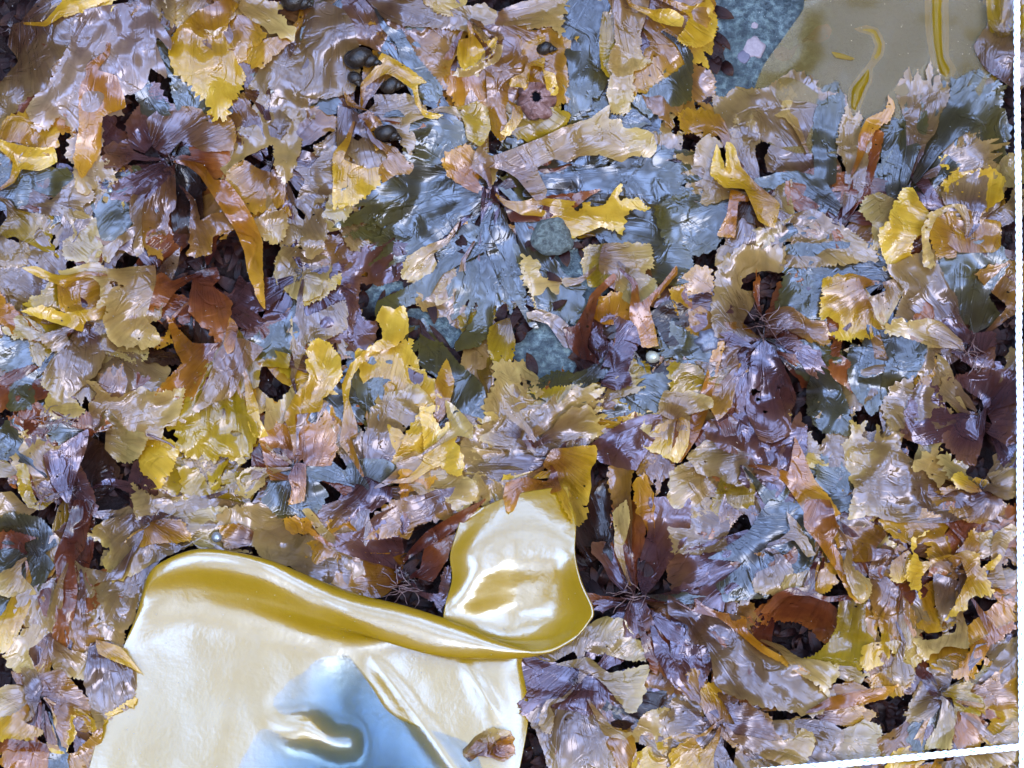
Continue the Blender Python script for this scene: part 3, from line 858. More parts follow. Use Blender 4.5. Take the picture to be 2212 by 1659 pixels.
F('B', 'b4', 'rb', [(1160,1400),(1250,1290),(1480,1260),(1640,1240),(1500,1340),(1300,1420)], 1, tooth=.5)
F('B', 'b4', 'ye', [(1200,1340),(1300,1290),(1480,1300),(1560,1320),(1620,1310),(1620,1340),(1700,1330),(1750,1250),(1790,1200),(1810,1220),(1780,1300),(1880,1290),(1970,1350),(1940,1370),(1850,1360),(1820,1440),(1800,1500),(1680,1460),(1600,1490),(1500,1530),(1450,1470),(1350,1400),(1220,1390)], 2, lift=8, tooth=.7, r=1.3, holes=[(1530,1340,28)])
F('B', 'b4', 'cr', [(880,1080),(900,990),(930,950),(1000,1010),(1120,970),(1300,900),(1450,830),(1600,780),(1720,700),(1710,780),(1790,790),(1800,840),(1900,840),(1990,880),(2000,980),(1960,1020),(1850,1010),(1790,1050),(1680,1010),(1540,1010),(1460,1050),(1380,1030),(1280,1080),(1300,1140),(1340,1220),(1320,1270),(1270,1280),(1200,1200),(1160,1150),(1080,1100),(990,1080),(960,1110),(920,1120)], 3, lift=17, tooth=.35, cup=-5, r=.55, curl=.6)

# ---- upper right
F('C', 'c2', 'li', [(1960,-40),(2250,-60),(2260,420),(2180,560),(2060,500),(1960,420),(1900,300),(1990,150)], 1)
F('C', 'c2', 'ol', [(1980,-40),(2050,-20),(2060,140),(2110,200),(2060,220),(1990,140)], 1, tooth=.2, cup=7)
F('C', 'c2', 'bl', [(1360,1330),(1300,900),(1350,620),(1540,470),(1640,450),(1750,600),(1900,480),(2050,560),(2080,780),(2110,850),(2090,960),(1990,1090),(1800,1060),(1680,1160),(1560,1280),(1450,1300)], 0, r=1.3, tooth=1.4)
P('C', 'c2', 'bl', (1500,1180), (2060,680), 340, 1, 5); P('C', 'c2', 'li', (1480,1120), (1560,500), 300, 1, 5)
P('C', 'c2', 'bl', (1420,1250), (1480,700), 200, 1, 4); P('C', 'c2', 'li', (1560,1150), (2030,990), 200, 1, 4)
F('C', 'c1', 'li', [(980,1420),(880,1280),(690,1180),(700,1110),(560,1100),(540,1010),(580,920),(380,900),(230,850),(240,740),(220,630),(300,640),(370,570),(440,600),(560,580),(720,470),(850,540),(880,600),(1030,620),(1050,720),(1060,850),(980,1000),(1010,1080),(1010,1180)], 0, r=.9, tooth=1.3)
F('C', 'c1', 'bl', [(900,1200),(850,900),(880,620),(1000,560),(1050,700),(1000,960),(990,1150)], 0)
F('C', 'c1', 'cr', [(540,650),(560,590),(620,560),(690,580),(720,640),(690,730),(600,730)], 1)
F('C', 'c1', 'rb', [(980,1420),(1060,1300),(1200,870),(1290,900),(1220,1180),(1130,1330),(1060,1440)], 1, tooth=.3, cup=6)
F('C', 'c1', 'li', [(1000,1440),(1060,1080),(1010,950),(1060,720),(1110,770),(1150,740),(1170,860),(1210,940),(1200,1000),(1160,1240),(1090,1320)], 1, lift=5, tooth=1.2)
F('C', 'c1', 'or', [(1200,860),(1210,770),(1310,720),(1325,640),(1365,720),(1330,780),(1260,830)], 1, lift=4)
F('C', 'c1', 'rb', [(690,1190),(800,1280),(900,1350),(960,1420),(820,1400),(700,1320)], 1)
F('C', 'c3', 'li', [(30,1060),(80,1110),(90,960),(170,900),(240,960),(200,1100),(260,1230),(150,1300),(40,1250)], 1)
F('C', 'c3', 'am', [(0,740),(120,720),(230,760),(240,850),(140,870),(20,840)], 0)
F('C', 'c3', 'bl', [(-160,1350),(40,1250),(250,1310),(300,1440),(200,1600),(60,1640),(-100,1560)], 0)
F('C', 'c3', 'or', [(310,1270),(350,1300),(340,1420),(330,1510),(240,1500),(290,1390)], 1, tooth=.3)
F('C', 'c3', 'pg', [(690,1200),(690,1300),(700,1400),(610,1500),(540,1580),(450,1560),(420,1500),(500,1460),(570,1420),(600,1280)], 1, lift=3)
F('C', 'c3', 'dk', [(370,1260),(460,1200),(560,1330),(590,1420),(520,1460),(420,1420),(350,1370)], 0)
F('C', 'c3', 'ye', [(200,1130),(240,960),(290,1100),(290,950),(340,970),(380,1090),(470,1190),(600,1300),(570,1440),(480,1400),(400,1220),(280,1210)], 2, lift=6, cup=8, tooth=.3)
F('C', 'c1', 'bl', [(470,1190),(620,1130),(780,1130),(900,1180),(960,1330),(880,1400),(700,1400),(560,1300)], 0)
F('C', 'c3', 'li', [(690,1430),(850,1370),(960,1430),(1100,1510),(1210,1600),(1230,1680),(900,1720),(560,1720),(480,1658),(560,1560)], 1, holes=[(695,1465,25), (680,1585,25)])
F('C', 'c2', 'pg', [(1160,1380),(1200,1290),(1270,1270),(1340,1300),(1390,1330),(1330,1440),(1300,1560),(1250,1580),(1230,1440)], 1, tooth=1.4)
F('C', 'c2', 'pu', [(1560,1290),(1500,1150),(1600,1180),(1660,1280),(1740,1240),(1700,1330),(1620,1340)], 0)
F('C', 'c4', 'li', [(1700,1250),(1900,1100),(2050,1080),(2080,1220),(1900,1350),(1750,1350)], 0)
F('C', 'c4', 'ye', [(1280,1520),(1370,1360),(1430,1250),(1490,1240),(1540,1330),(1580,1390),(1560,1480),(1500,1540),(1480,1620),(1540,1850),(1380,1800),(1320,1640)], 1, cup=9, r=1.3)
F('C', 'c4', 'ye', [(1680,1050),(1750,1030),(1850,1090),(1860,1110),(2000,1100),(2050,1160),(2090,1180),(2060,1220),(2060,1290),(2000,1330),(1930,1400),(2040,1420),(2050,1560),(2000,1600),(1800,1600),(1690,1500),(1740,1280),(1700,1190),(1750,1150)], 2, r=2.0, tooth=1.4, lift=4)
F('C', 'c4', 'am', [(1600,1450),(1700,1410),(1780,1470),(1760,1640),(1650,1640)], 1)
F('C', 'c4', 'cr', [(1560,1500),(1600,1400),(1720,1350),(1770,1360),(1640,1430),(1600,1530),(1640,1690),(1570,1690)], 2, lift=6, tooth=.5, cup=6)
F('C', 'c4', 'pg', [(2040,1100),(2120,1010),(2260,1000),(2260,1150),(2130,1200),(2070,1180)], 1)

# ---- middle left
F('D', 'd2', 'li', [(-60,60),(160,-20),(390,-20),(400,130),(280,260),(160,280),(-60,180)], 0)
F('D', 'd2', 'bl', [(-60,560),(100,520),(280,600),(330,760),(200,780),(-60,700)], 0, r=1.5)
F('D', 'd2', 'rb', [(-60,820),(80,760),(200,720),(320,780),(300,900),(120,960),(-60,1000)], 0, r=1.4)
F('D', 'd2', 'bl', [(60,960),(80,850),(170,830),(210,900),(180,980),(90,990)], 1)
F('D', 'd2', 'or', [(-60,200),(80,340),(150,400),(220,470),(310,520),(200,530),(90,500),(50,450),(-60,380)], 1, cup=8)
F('D', 'd2', 'pg', [(40,470),(90,410),(170,400),(240,470),(280,520),(200,530),(90,520)], 1)
F('D', 'd2', 'li', [(280,540),(400,510),(430,570),(370,620),(330,600)], 1)
F('D', 'd2', 'li', [(640,640),(840,640),(1060,700),(1070,860),(900,880),(700,900),(580,820)], 0)
F('D', 'd2', 'pg', [(700,500),(800,480),(930,580),(930,660),(860,680),(760,640),(690,620)], 1)
F('D', 'd2', 'ly', [(530,440),(640,560),(660,660),(620,760),(540,830),(470,900),(530,960),(540,1000),(430,1045),(340,1020),(305,960),(330,870),(280,830),(320,720),(440,590)], 2, lift=3, cup=-6)
F('D', 'd1', 'ol', [(180,300),(280,230),(340,170),(430,190),(420,320),(300,350)], 1)
F('D', 'd1', 'am', [(400,180),(650,170),(670,330),(530,370),(410,340)], 1, r=.5, tooth=.2, cup=12)
F('D', 'd1', 'ye', [(180,360),(300,330),(420,370),(560,350),(670,340),(660,400),(540,420),(520,480),(380,430),(280,400)], 2, lift=2, tooth=.5)
F('D', 'd1', 'cr', [(410,110),(540,80),(640,60),(700,100),(840,90),(980,80),(990,170),(960,290),(930,390),(1010,480),(1010,540),(930,580),(860,560),(820,580),(730,540),(670,420),(690,320),(640,330),(660,200),(620,160),(520,140),(430,190)], 2, lift=12, tooth=1.2, r=1.3, holes=[(740,180,22), (790,195,12)])
F('D', 'd1', 'li', [(960,290),(990,170),(1060,60),(1150,-20),(1130,100),(1060,280),(1040,380),(960,400)], 1)
F('D', 'd1', 'ye', [(180,90),(250,80),(340,120),(410,150),(400,190),(350,170),(250,130)], 3, lift=8, tooth=.1, cup=-5, r=.3)
F('D', 'd3', 'dk', [(1060,420),(1180,400),(1400,430),(1420,560),(1300,640),(1140,520)], 0, r=1.5)
F('D', 'd3', 'pu', [(1490,280),(1570,150),(1640,260),(1680,380),(1880,360),(1900,420),(1660,470),(1520,430)], 0, r=1.4)
F('D', 'd3', 'dk', [(930,640),(1000,600),(1140,640),(1170,690),(1060,700),(950,680)], 0)
F('D', 'd3', 'rb', [(1280,130),(1400,100),(1420,170),(1380,210),(1490,290),(1480,400),(1520,500),(1420,540),(1330,450),(1240,350),(1250,240)], 1, lift=6, cup=7)
F('D', 'd3', 'or', [(1000,560),(1070,540),(1090,560),(1040,590),(990,580)], 1)
F('D', 'd3', 'rb', [(970,200),(1040,130),(1110,200),(1060,300),(1000,340),(960,300)], 1)
F('D', 'd4', 'or', [(1090,420),(1150,480),(1240,580),(1420,600),(1340,700),(1210,980),(1140,1040),(1160,900),(1020,880),(1080,800),(1180,700),(1140,620)], 1, cup=10, tooth=.5, lift=4)
F('D', 'd4', 'am', [(1560,890),(1560,740),(1680,720),(1650,860),(1660,1020),(1600,1010)], 1)
F('D', 'd4', 'ol', [(1270,1310),(1420,1270),(1500,1300),(1430,1400),(1420,1480),(1370,1500),(1340,1390)], 1, r=1.4)
F('D', 'd4', 'ol', [(1470,520),(1530,500),(1600,570),(1700,620),(1850,660),(1840,740),(1680,730),(1660,850),(1560,890),(1600,1010),(1680,1100),(1620,1240),(1560,1330),(1500,1300),(1440,1270),(1400,1300),(1330,1290),(1220,1280),(1160,1200),(1150,1120),(1060,1090),(1150,1030),(1230,900),(1330,740),(1400,640),(1440,600)], 2, lift=10, r=1.3, cup=-8, tooth=1.2, holes=[(1530,1150,26)])
F('D', 'd4', 'cr', [(1480,560),(1560,560),(1680,620),(1560,760),(1500,900),(1380,940),(1200,1060),(1060,1090),(1240,1010),(1340,830),(1400,660)], 3, lift=1, tooth=.6, r=1.1)
F('D', 'd4', 'or', [(1460,560),(1490,430),(1530,480),(1510,590),(1480,610)], 3, lift=5, tooth=.2)
F('D', 'd4', 'ye', [(1620,1080),(1630,950),(1670,990),(1680,1060),(1720,1140),(1650,1150)], 2, tooth=.2)
F('D', 'd5', 'ye', [(930,1170),(1030,1180),(1140,1250),(1100,1380),(1030,1490),(990,1430),(920,1380),(910,1280)], 1, r=1.4)
F('D', 'd5', 'cr', [(580,820),(640,830),(720,900),(820,900),(900,860),(960,880),(1020,890),(1160,870),(1130,1040),(1050,1080),(1020,1170),(900,1150),(820,1100),(720,990),(640,1010),(600,960),(650,900)], 2, r=1.6, lift=5)
F('D', 'd5', 'pg', [(720,1010),(790,1080),(880,1140),(940,1180),(900,1270),(850,1320),(770,1310),(700,1240),(690,1110)], 2, r=1.5)
F('D', 'd5', 'bl', [(340,1060),(480,1040),(600,1080),(620,1160),(500,1220),(360,1180)], 0)
F('D', 'd6', 'rb', [(250,1080),(420,1010),(600,1020),(700,1100),(560,1130),(380,1090)], 0)
F('D', 'd6', 'dk', [(560,1200),(700,1260),(760,1400),(640,1560),(560,1500),(540,1350)], 0)
F('D', 'd6', 'pu', [(880,1350),(1010,1390),(1060,1520),(1000,1640),(880,1620),(850,1500)], 0)
F('D', 'd6', 'cr', [(80,1300),(140,1260),(130,1150),(200,1160),(330,1240),(480,1260),(340,1400),(300,1540),(240,1500),(200,1400),(110,1370)], 1, tooth=1.2)
F('D', 'd6', 'ol', [(120,1380),(180,1380),(200,1500),(240,1590),(180,1600),(130,1510)], 1, cup=6, tooth=.5)
F('D', 'd6', 'pu', [(300,1300),(450,1210),(560,1150),(540,1280),(500,1380),(450,1560),(430,1570),(350,1460)], 2, lift=5, tooth=.4)
F('D', 'd6', 'pu', [(460,1560),(520,1400),(570,1480),(620,1620),(560,1700),(470,1680)], 1)
F('D', 'd6', 'bl', [(-60,1160),(60,1120),(130,1190),(80,1280),(-60,1320)], 0); F('D', 'd6', 'li', [(-60,1560),(60,1540),(150,1640),(60,1700),(-60,1700)], 0)
F('D', 'd7', 'pu', [(1840,380),(1960,330),(2100,280),(2212,300),(2120,420),(1950,480)], 0)
F('D', 'd7', 'pg', [(1800,60),(1850,-40),(2100,20),(2130,80),(2090,200),(2000,270),(1930,290),(1890,230),(1810,180)], 2, tooth=1.3)
F('D', 'd7', 'ol', [(1980,280),(2080,200),(2170,130),(2190,170),(2100,260),(2010,300)], 1)
F('D', 'd7', 'bl', [(1700,480),(1880,430),(1950,480),(1880,620),(1720,640),(1650,560)], 0)
F('D', 'd7', 'li', [(1880,500),(1960,400),(2212,310),(2230,470),(2080,540),(1880,580)], 1)
F('D', 'd7', 'pu', [(2080,130),(2200,60),(2330,100),(2300,260),(2180,300)], 0)
F('D', 'd8', 'ly', [(1900,420),(1990,570),(1930,640),(1900,620)], 0)
F('D', 'd8', 'bl', [(1720,1580),(1760,1480),(1860,1430),(1990,1440),(2100,1530),(2040,1658),(1850,1700)], 1, r=1.3)
F('D', 'd8', 'or', [(1930,1290),(1850,1120),(1830,1000),(1740,920),(1800,960),(1900,960),(2000,1000),(2080,980),(2180,990),(2230,1100),(2180,1190),(2130,1330),(1980,1330)], 1, cup=-5)
F('D', 'd8', 'or', [(1690,1170),(1760,1080),(1850,1130),(1900,1280),(1860,1400),(1760,1420),(1720,1300)], 1, r=1.3)
F('D', 'd8', 'cr', [(1740,930),(1800,960),(1890,870),(1900,990),(1830,1080),(1760,1180),(1730,1080)], 1)
F('D', 'd8', 'ye', [(1990,700),(2000,600),(2060,560),(2130,590),(2190,680),(2190,800),(2090,910),(2070,980),(1900,1000),(1930,880),(2000,800)], 2, r=1.4, cup=6)
F('D', 'd8', 'cr', [(1560,1440),(1620,1390),(1690,1420),(1700,1480),(1640,1520),(1600,1560),(1550,1520)], 2, cup=5)
F('D', 'd8', 'or', [(1880,1440),(1920,1370),(1970,1380),(1970,1470),(1960,1560),(1880,1580),(1900,1500)], 2, tooth=.2, lift=4)
F('D', 'd8', 'li', [(880,1500),(1010,1560),(1040,1500),(1160,1480),(1200,1600),(1060,1700),(900,1680)], 0)
F('D', 'd8', 'ol', [(1180,1380),(1300,1400),(1380,1520),(1500,1480),(1560,1560),(1400,1640),(1220,1560)], 0)
F('D', 'd8', 'li', [(1000,1640),(1200,1560),(1420,1580),(1620,1640),(1560,1730),(1200,1760)], 0)

# ---- centre
F('E', 'b4', 'bl', [(900,-40),(1000,-40),(1010,200),(980,350),(970,480),(880,560),(760,590),(750,540),(860,400),(950,250),(900,150)], 1, tooth=.5)
F('E', 'b4', 'bl', [(900,-40),(650,120),(560,260),(400,330),(250,370),(260,280),(430,200),(560,120),(700,-40)], 1, tooth=.6)
F('E', 'b4', 'bl', [(1000,0),(1120,180),(1200,340),(1260,440),(1210,430),(1130,300),(1040,180)], 1, tooth=.3)
F('E', 'b4', 'cr', [(400,120),(440,20),(560,-20),(600,60),(520,150)], 1, tooth=.8)
F('E', 'b4', 'cr', [(620,280),(660,170),(750,170),(700,260),(640,300)], 1)
F('E', 'b4', 'ol', [(970,480),(1080,430),(1110,560),(1090,680),(1010,700),(960,600)], 1, r=1.4)
F('E', 'e1', 'bl', [(540,440),(640,560),(740,680),(900,830),(920,960),(900,1030),(720,960),(640,800),(520,700)], 1, tooth=.6)
F('E', 'e1', 'li', [(1020,690),(1060,600),(1090,500),(1100,600),(1060,700)], 0)
F('E', 'e2', 'cr', [(1000,700),(1060,690),(1120,710),(1160,690),(1260,790),(1250,840),(1290,880),(1200,950),(1120,1010),(990,1030),(940,960),(1010,820)], 1, tooth=1.3, holes=[(1200,832,30)])
F('E', 'e2', 'bl', [(1240,860),(1380,760),(1520,780),(1640,860),(1560,930),(1380,940),(1270,920)], 0)
F('E', 'e2', 'ol', [(1200,900),(1400,850),(1620,830),(1680,880),(1500,960),(1300,990)], 0)
F('E', 'e2', 'li', [(770,1370),(800,1200),(900,1100),(1100,1050),(1300,980),(1400,890),(1550,880),(1660,920),(1600,1000),(1700,1150),(1600,1200),(1450,1270),(1250,1330),(1000,1370),(850,1410)], 0, r=1.6, tooth=1.3)
P('E', 'e2', 'cr', (1200,1180), (1660,900), 260, 1, 4, r=1.6); P('E', 'e2', 'ly', (1250,1230), (1700,1130), 240, 1, 4, r=1.6)
P('E', 'e2', 'ly', (1200,1250), (860,1130), 250, 1, 4, r=1.6); P('E', 'e2', 'cr', (1150,1300), (830,1390), 200, 1, 4, r=1.5)
P('E', 'e2', 'li', (1150,1180), (1080,1040), 260, 1, 4, r=1.5); P('E', 'e2', 'ye', (1600,1060), (2080,1020), 170, 0, 3)
P('E', 'e2', 'bl', (1600,1030), (1980,900), 220, 0, 4); P('E', 'e2', 'pg', (1640,1000), (1960,860), 150, 1, 3)
F('E', 'e2', 'li', [(800,1400),(980,1330),(1180,1300),(1230,1350),(1100,1420),(960,1470),(850,1450)], 1)
F('E', 'e1', 'ye', [(120,640),(250,600),(380,580),(440,560),(470,660),(540,760),(600,800),(620,900),(590,1000),(500,960),(380,900),(250,900),(160,800)], 1, r=1.5, tooth=1.2)
F('E', 'e1', 'bl', [(80,800),(150,680),(240,720),(260,880),(200,980),(130,940)], 0)
F('E', 'e1', 'am', [(620,820),(680,700),(720,820),(690,960),(640,1000)], 1, tooth=.4)
F('E', 'e1', 'ly', [(200,1400),(160,1200),(190,1060),(260,900),(350,900),(480,860),(560,950),(600,1000),(470,1060),(380,1160),(400,1280),(320,1440)], 1, tooth=1.1)
F('E', 'e1', 'ye', [(400,1290),(450,1120),(520,1010),(620,1000),(560,1100),(540,1280),(470,1340)], 1)
F('E', 'e1', 'ye', [(560,1340),(550,1200),(530,1040),(600,1060),(650,1140),(690,1090),(740,1150),(730,1200),(770,1290),(770,1390),(700,1390),(640,1340)], 2, lift=3, tooth=.6)
F('E', 'e1', 'pg', [(690,960),(740,990),(830,1090),(830,1160),(740,1120),(700,1040)], 2, cup=7, tooth=.2, lift=3)
F('E', 'd7', 'pu', [(60,400),(110,350),(150,430),(220,430),(200,560),(120,620),(50,580)], 0)
F('E', 'd7', 'pu', [(-200,380),(60,260),(100,320),(60,480),(-60,560),(-160,520)], 0)
F('E', 'e1', 'ye', [(220,430),(260,350),(330,370),(390,350),(415,430),(410,520),(330,600),(190,640),(90,760),(60,900),(110,1060),(110,1130),(40,1160),(10,1120),(30,960),(20,820),(70,700),(180,600),(260,540),(250,470)], 3, lift=8, tooth=.4, cup=6)
F('E', 'e1', 'pu', [(0,1600),(60,1420),(150,1380),(290,1470),(310,1560),(200,1640),(60,1700)], 1, tooth=.6)
F('E', 'e1', 'bl', [(0,1430),(100,1330),(260,1330),(390,1400),(300,1480),(120,1440)], 1, r=1.3)
F('E', 'e1', 'cr', [(390,1360),(500,1290),(700,1380),(850,1460),(860,1560),(830,1600),(740,1658),(700,1600),(620,1520),(520,1540),(410,1420)], 1)
F('E', 'g5', 'or', [(400,1400),(520,1420),(600,1440),(540,1500),(430,1520)], 1)
F('E', 'e2', 'cr', [(860,1470),(900,1420),(1000,1470),(1090,1490),(1010,1600),(930,1600),(860,1560)], 2)
F('E', 'e2', 'ye', [(1080,1420),(1200,1400),(1330,1400),(1340,1440),(1200,1440),(1080,1490)], 1)
F('E', 'e3', 'li', [(1230,380),(1300,360),(1400,400),(1460,460),(1440,530),(1340,440),(1240,410)], 2, tooth=.2)
F('E', 'e3', 'pu', [(1600,560),(1640,360),(1700,520),(1750,620),(1700,700),(1620,740),(1560,680)], 0)
F('E', 'e3', 'bl', [(1500,780),(1620,720),(1740,640),(1760,700),(1700,780),(1560,840)], 0)
F('E', 'e3', 'or', [(1640,380),(1700,280),(1800,250),(1880,330),(1880,420),(1800,450),(1700,420)], 0, cup=6)
F('E', 'e3', 'pu', [(1700,430),(1760,400),(1850,440),(1940,480),(1980,540),(1900,600),(1860,720),(1880,800),(1780,840),(1700,800),(1740,680),(1760,560)], 1)
F('E', 'e3', 'rb', [(1460,460),(1530,440),(1590,330),(1620,260),(1740,150),(1760,180),(1660,280),(1640,370),(1600,520),(1580,600),(1500,570)], 2, lift=4, tooth=.2, cup=5)
F('E', 'e4', 'ol', [(1590,-40),(1720,-40),(1740,120),(1700,160),(1620,180),(1580,80)], 0)
F('E', 'e4', 'cr', [(1720,-60),(1980,-60),(2000,60),(1930,130),(1820,220),(1750,150),(1690,80)], 1)
F('E', 'e4', 'pg', [(1840,260),(1900,140),(2020,170),(2030,260),(1900,300)], 1)
F('E', 'e4', 'bl', [(2010,0),(2212,-60),(2280,120),(2180,180),(2040,160)], 0)
F('E', 'e4', 'cr', [(1190,20),(1290,60),(1290,140),(1400,180),(1440,260),(1450,330),(1390,370),(1280,350),(1240,250),(1190,150)], 1)
F('E', 'e4', 'or', [(2150,100),(2160,140),(2080,240),(2000,330),(2030,450),(2050,550),(1960,560),(1930,450),(1890,400),(1920,320),(2050,220)], 2, lift=5, tooth=.3, cup=6)
F('E', 'e3', 'bl', [(1890,880),(1960,790),(2060,770),(2180,780),(2180,860),(2040,980),(1960,960)], 0)
F('E', 'e3', 'dk', [(2030,420),(2140,300),(2230,360),(2230,520),(2120,560)], 0)

# ---- middle right
F('F', 'f2', 'bl', [(600,420),(660,200),(700,-60),(1340,-60),(1360,160),(1240,190),(940,190),(930,420),(720,380)], 0, r=.8)
F('F', 'f1', 'am', [(-60,240),(80,90),(170,100),(200,220),(190,330),(220,450),(150,500),(80,500),(0,420)], 1, r=1.2)
F('F', 'f1', 'bl', [(-60,460),(60,520),(200,600),(180,760),(40,720),(-60,640)], 0)
F('F', 'f1', 'ol', [(-60,700),(100,730),(160,820),(100,900),(-60,880)], 0)
F('F', 'f1', 'li', [(250,40),(400,-40),(640,-20),(620,120),(500,110),(400,150),(380,220),(460,230),(460,300),(400,400),(380,480),(370,580),(310,540),(240,540),(200,400),(220,200)], 1, r=1.1)
P('F', 'f1', 'pu', (600,560), (860,780), 170, 2, 3, r=.45, curl=.5, tooth=.35, lift=4); P('F', 'f1', 'rb', (580,620), (720,720), 60, 2, 2, r=.45, curl=.5, tooth=.35, lift=4)
P('F', 'f1', 'pu', (600,540), (760,560), 110, 2, 2, r=.45, curl=.5, tooth=.35, lift=4); P('F', 'f1', 'rb', (520,420), (530,120), 50, 2, 2, r=.45, curl=.5, tooth=.35, lift=4)
P('F', 'f1', 'pu', (470,600), (250,560), 90, 2, 2, r=.45, curl=.5, tooth=.35, lift=4)
F('F', 'f1', 'lo', [(560,430),(640,350),(720,350),(800,410),(900,430),(920,560),(800,530),(680,470),(600,480)], 1, cup=5)
F('F', 'f1', 'bl', [(700,600),(860,560),(1010,620),(980,800),(900,840),(760,760)], 0, r=1.4)
F('F', 'f1', 'bl', [(860,760),(1000,840),(1060,960),(1080,1140),(900,1120),(820,1000),(820,860)], 0)
F('F', 'f1', 'lo', [(220,620),(330,620),(350,720),(310,960),(230,1030),(190,960),(210,800)], 1, tooth=.3)
F('F', 'f1', 'pu', [(330,620),(390,640),(420,900),(380,1000),(340,960)], 0)
F('F', 'f1', 'pu', [(430,1020),(560,1100),(640,1180),(620,1340),(600,1430),(480,1420),(420,1300),(260,1250),(150,1130),(280,1060)], 1, r=1.4)
F('F', 'f1', 'pu', [(530,580),(600,640),(680,800),(720,920),(690,1000),(690,1130),(580,1180),(500,1160),(430,1000),(430,850),(460,660)], 2, lift=4, tooth=.4, cup=-6, r=.8, holes=[(460,880,26), (490,930,14), (535,1010,12), (625,855,8)])
F('F', 'f2', 'lo', [(1170,540),(1350,500),(1560,570),(1620,700),(1560,820),(1300,800),(1230,640)], 0)
F('F', 'f2', 'bl', [(1080,680),(1110,590),(1200,620),(1240,680),(1350,700),(1400,760),(1330,900),(1230,1000),(1140,900),(1090,800)], 1, tooth=.6)
F('F', 'f2', 'bl', [(1330,520),(1560,600),(1540,700),(1440,860),(1320,980),(1300,800),(1340,680)], 1)
F('F', 'f2', 'rb', [(1000,640),(1080,700),(1100,860),(1030,820),(960,740)], 0)
F('F', 'f2', 'cr', [(1190,180),(1240,260),(1330,200),(1400,170),(1440,200),(1400,260),(1310,420),(1270,380)], 1, tooth=.5, cup=6)
F('F', 'f2', 'ye', [(920,170),(1080,150),(1160,200),(1250,350),(1310,450),(1200,520),(1100,520),(1040,540),(960,490),(1010,470),(1010,430),(960,400),(910,420)], 2, lift=4, r=1.5, tooth=1.2)
F('F', 'f3', 'bl', [(1680,150),(1700,-60),(2030,-60),(2100,60),(1980,250),(2060,390),(1900,440),(1770,400)], 0)
F('F', 'f3', 'lo', [(1920,120),(2060,60),(2230,60),(2240,300),(2120,330),(2000,220)], 0)
F('F', 'f3', 'li', [(1310,90),(1400,60),(1600,-20),(1680,150),(1750,260),(1730,370),(1600,420),(1420,400),(1380,400),(1440,220),(1360,130)], 1, r=1.2)
F('F', 'f3', 'pu', [(1640,430),(1720,390),(1880,500),(1990,490),(2000,560),(1890,590),(1730,570)], 1)
F('F', 'f3', 'cr', [(1740,560),(1640,430),(1500,420),(1420,420),(1320,460),(1340,510),(1450,520),(1560,580),(1660,580)], 2, lift=3, tooth=1.2)
F('F', 'f3', 'li', [(1540,650),(1640,560),(1740,600),(1730,660),(1640,640),(1660,780),(1640,870),(1560,800)], 1, cup=-5)
F('F', 'f3', 'pu', [(1740,600),(1860,580),(2000,600),(1990,720),(1870,700)], 0)
F('F', 'f4', 'pu', [(1740,800),(1860,760),(2000,740),(2240,750),(2240,900),(2000,950),(1940,920),(1800,830)], 1)
F('F', 'f4', 'pu', [(1960,950),(2100,920),(2240,940),(2240,1150),(2100,1200),(1990,1100)], 0)
F('F', 'f4', 'pu', [(1760,1060),(1900,1060),(1950,1000),(1940,1160),(1890,1340),(1800,1300),(1700,1180)], 1)
F('F', 'f4', 'pg', [(1740,960),(1800,930),(1870,1060),(1840,1060)], 0, tooth=.2)
F('F', 'f4', 'li', [(1300,980),(1360,860),(1480,820),(1470,960),(1520,1080),(1430,1150),(1350,1100)], 1)
F('F', 'f4', 'pu', [(1560,820),(1640,860),(1680,960),(1720,1060),(1680,1180),(1560,1200),(1430,1150),(1440,1060),(1500,900)], 2, cup=-7, tooth=.5)
F('F', 'f4', 'li', [(1660,900),(1720,760),(1760,860),(1740,920),(1690,930)], 1)
F('F', 'f6', 'or', [(-60,1290),(0,1080),(60,1020),(130,850),(200,600),(260,590),(240,680),(210,800),(160,1000),(100,1150),(0,1300)], 1, tooth=.3, cup=6)
F('F', 'f6', 'ye', [(-140,1270),(-240,1220),(-150,1110),(-30,1060),(30,1100),(20,1220),(-40,1320)], 1, cup=8)
F('F', 'f6', 'cr', [(-230,1130),(-210,1060),(-100,1040),(20,1050),(0,1150),(-120,1170)], 2)
F('F', 'f6', 'cr', [(-130,1010),(-130,960),(-100,890),(0,880),(150,920),(165,980),(60,1010),(-60,1045)], 3, lift=8, cup=-10, tooth=.5, r=.8)
F('F', 'f7', 'cr', [(-60,1400),(100,1330),(230,1400),(260,1500),(200,1640),(-60,1680)], 0, r=1.5)
F('F', 'f7', 'li', [(60,1300),(200,1200),(420,1300),(480,1420),(380,1480),(220,1420),(120,1400)], 0)
F('F', 'f7', 'pu', [(430,1440),(600,1420),(640,1250),(700,1300),(690,1440),(600,1540),(500,1540)], 0)
F('F', 'f7', 'ol', [(260,1450),(420,1480),(440,1600),(300,1680),(200,1640)], 1, r=1.5)
F('F', 'f7', 'bl', [(560,1560),(700,1500),(800,1640),(760,1800),(620,1760)], 0)
F('F', 'f7', 'or', [(740,1210),(800,1330),(850,1450),(940,1560),(1000,1650),(920,1680),(820,1680),(740,1560),(690,1440),(720,1330)], 2, lift=6, cup=-7, tooth=.3)
F('F', 'f5', 'bl', [(880,1380),(1040,1400),(1100,1500),(1060,1640),(920,1600)], 0)
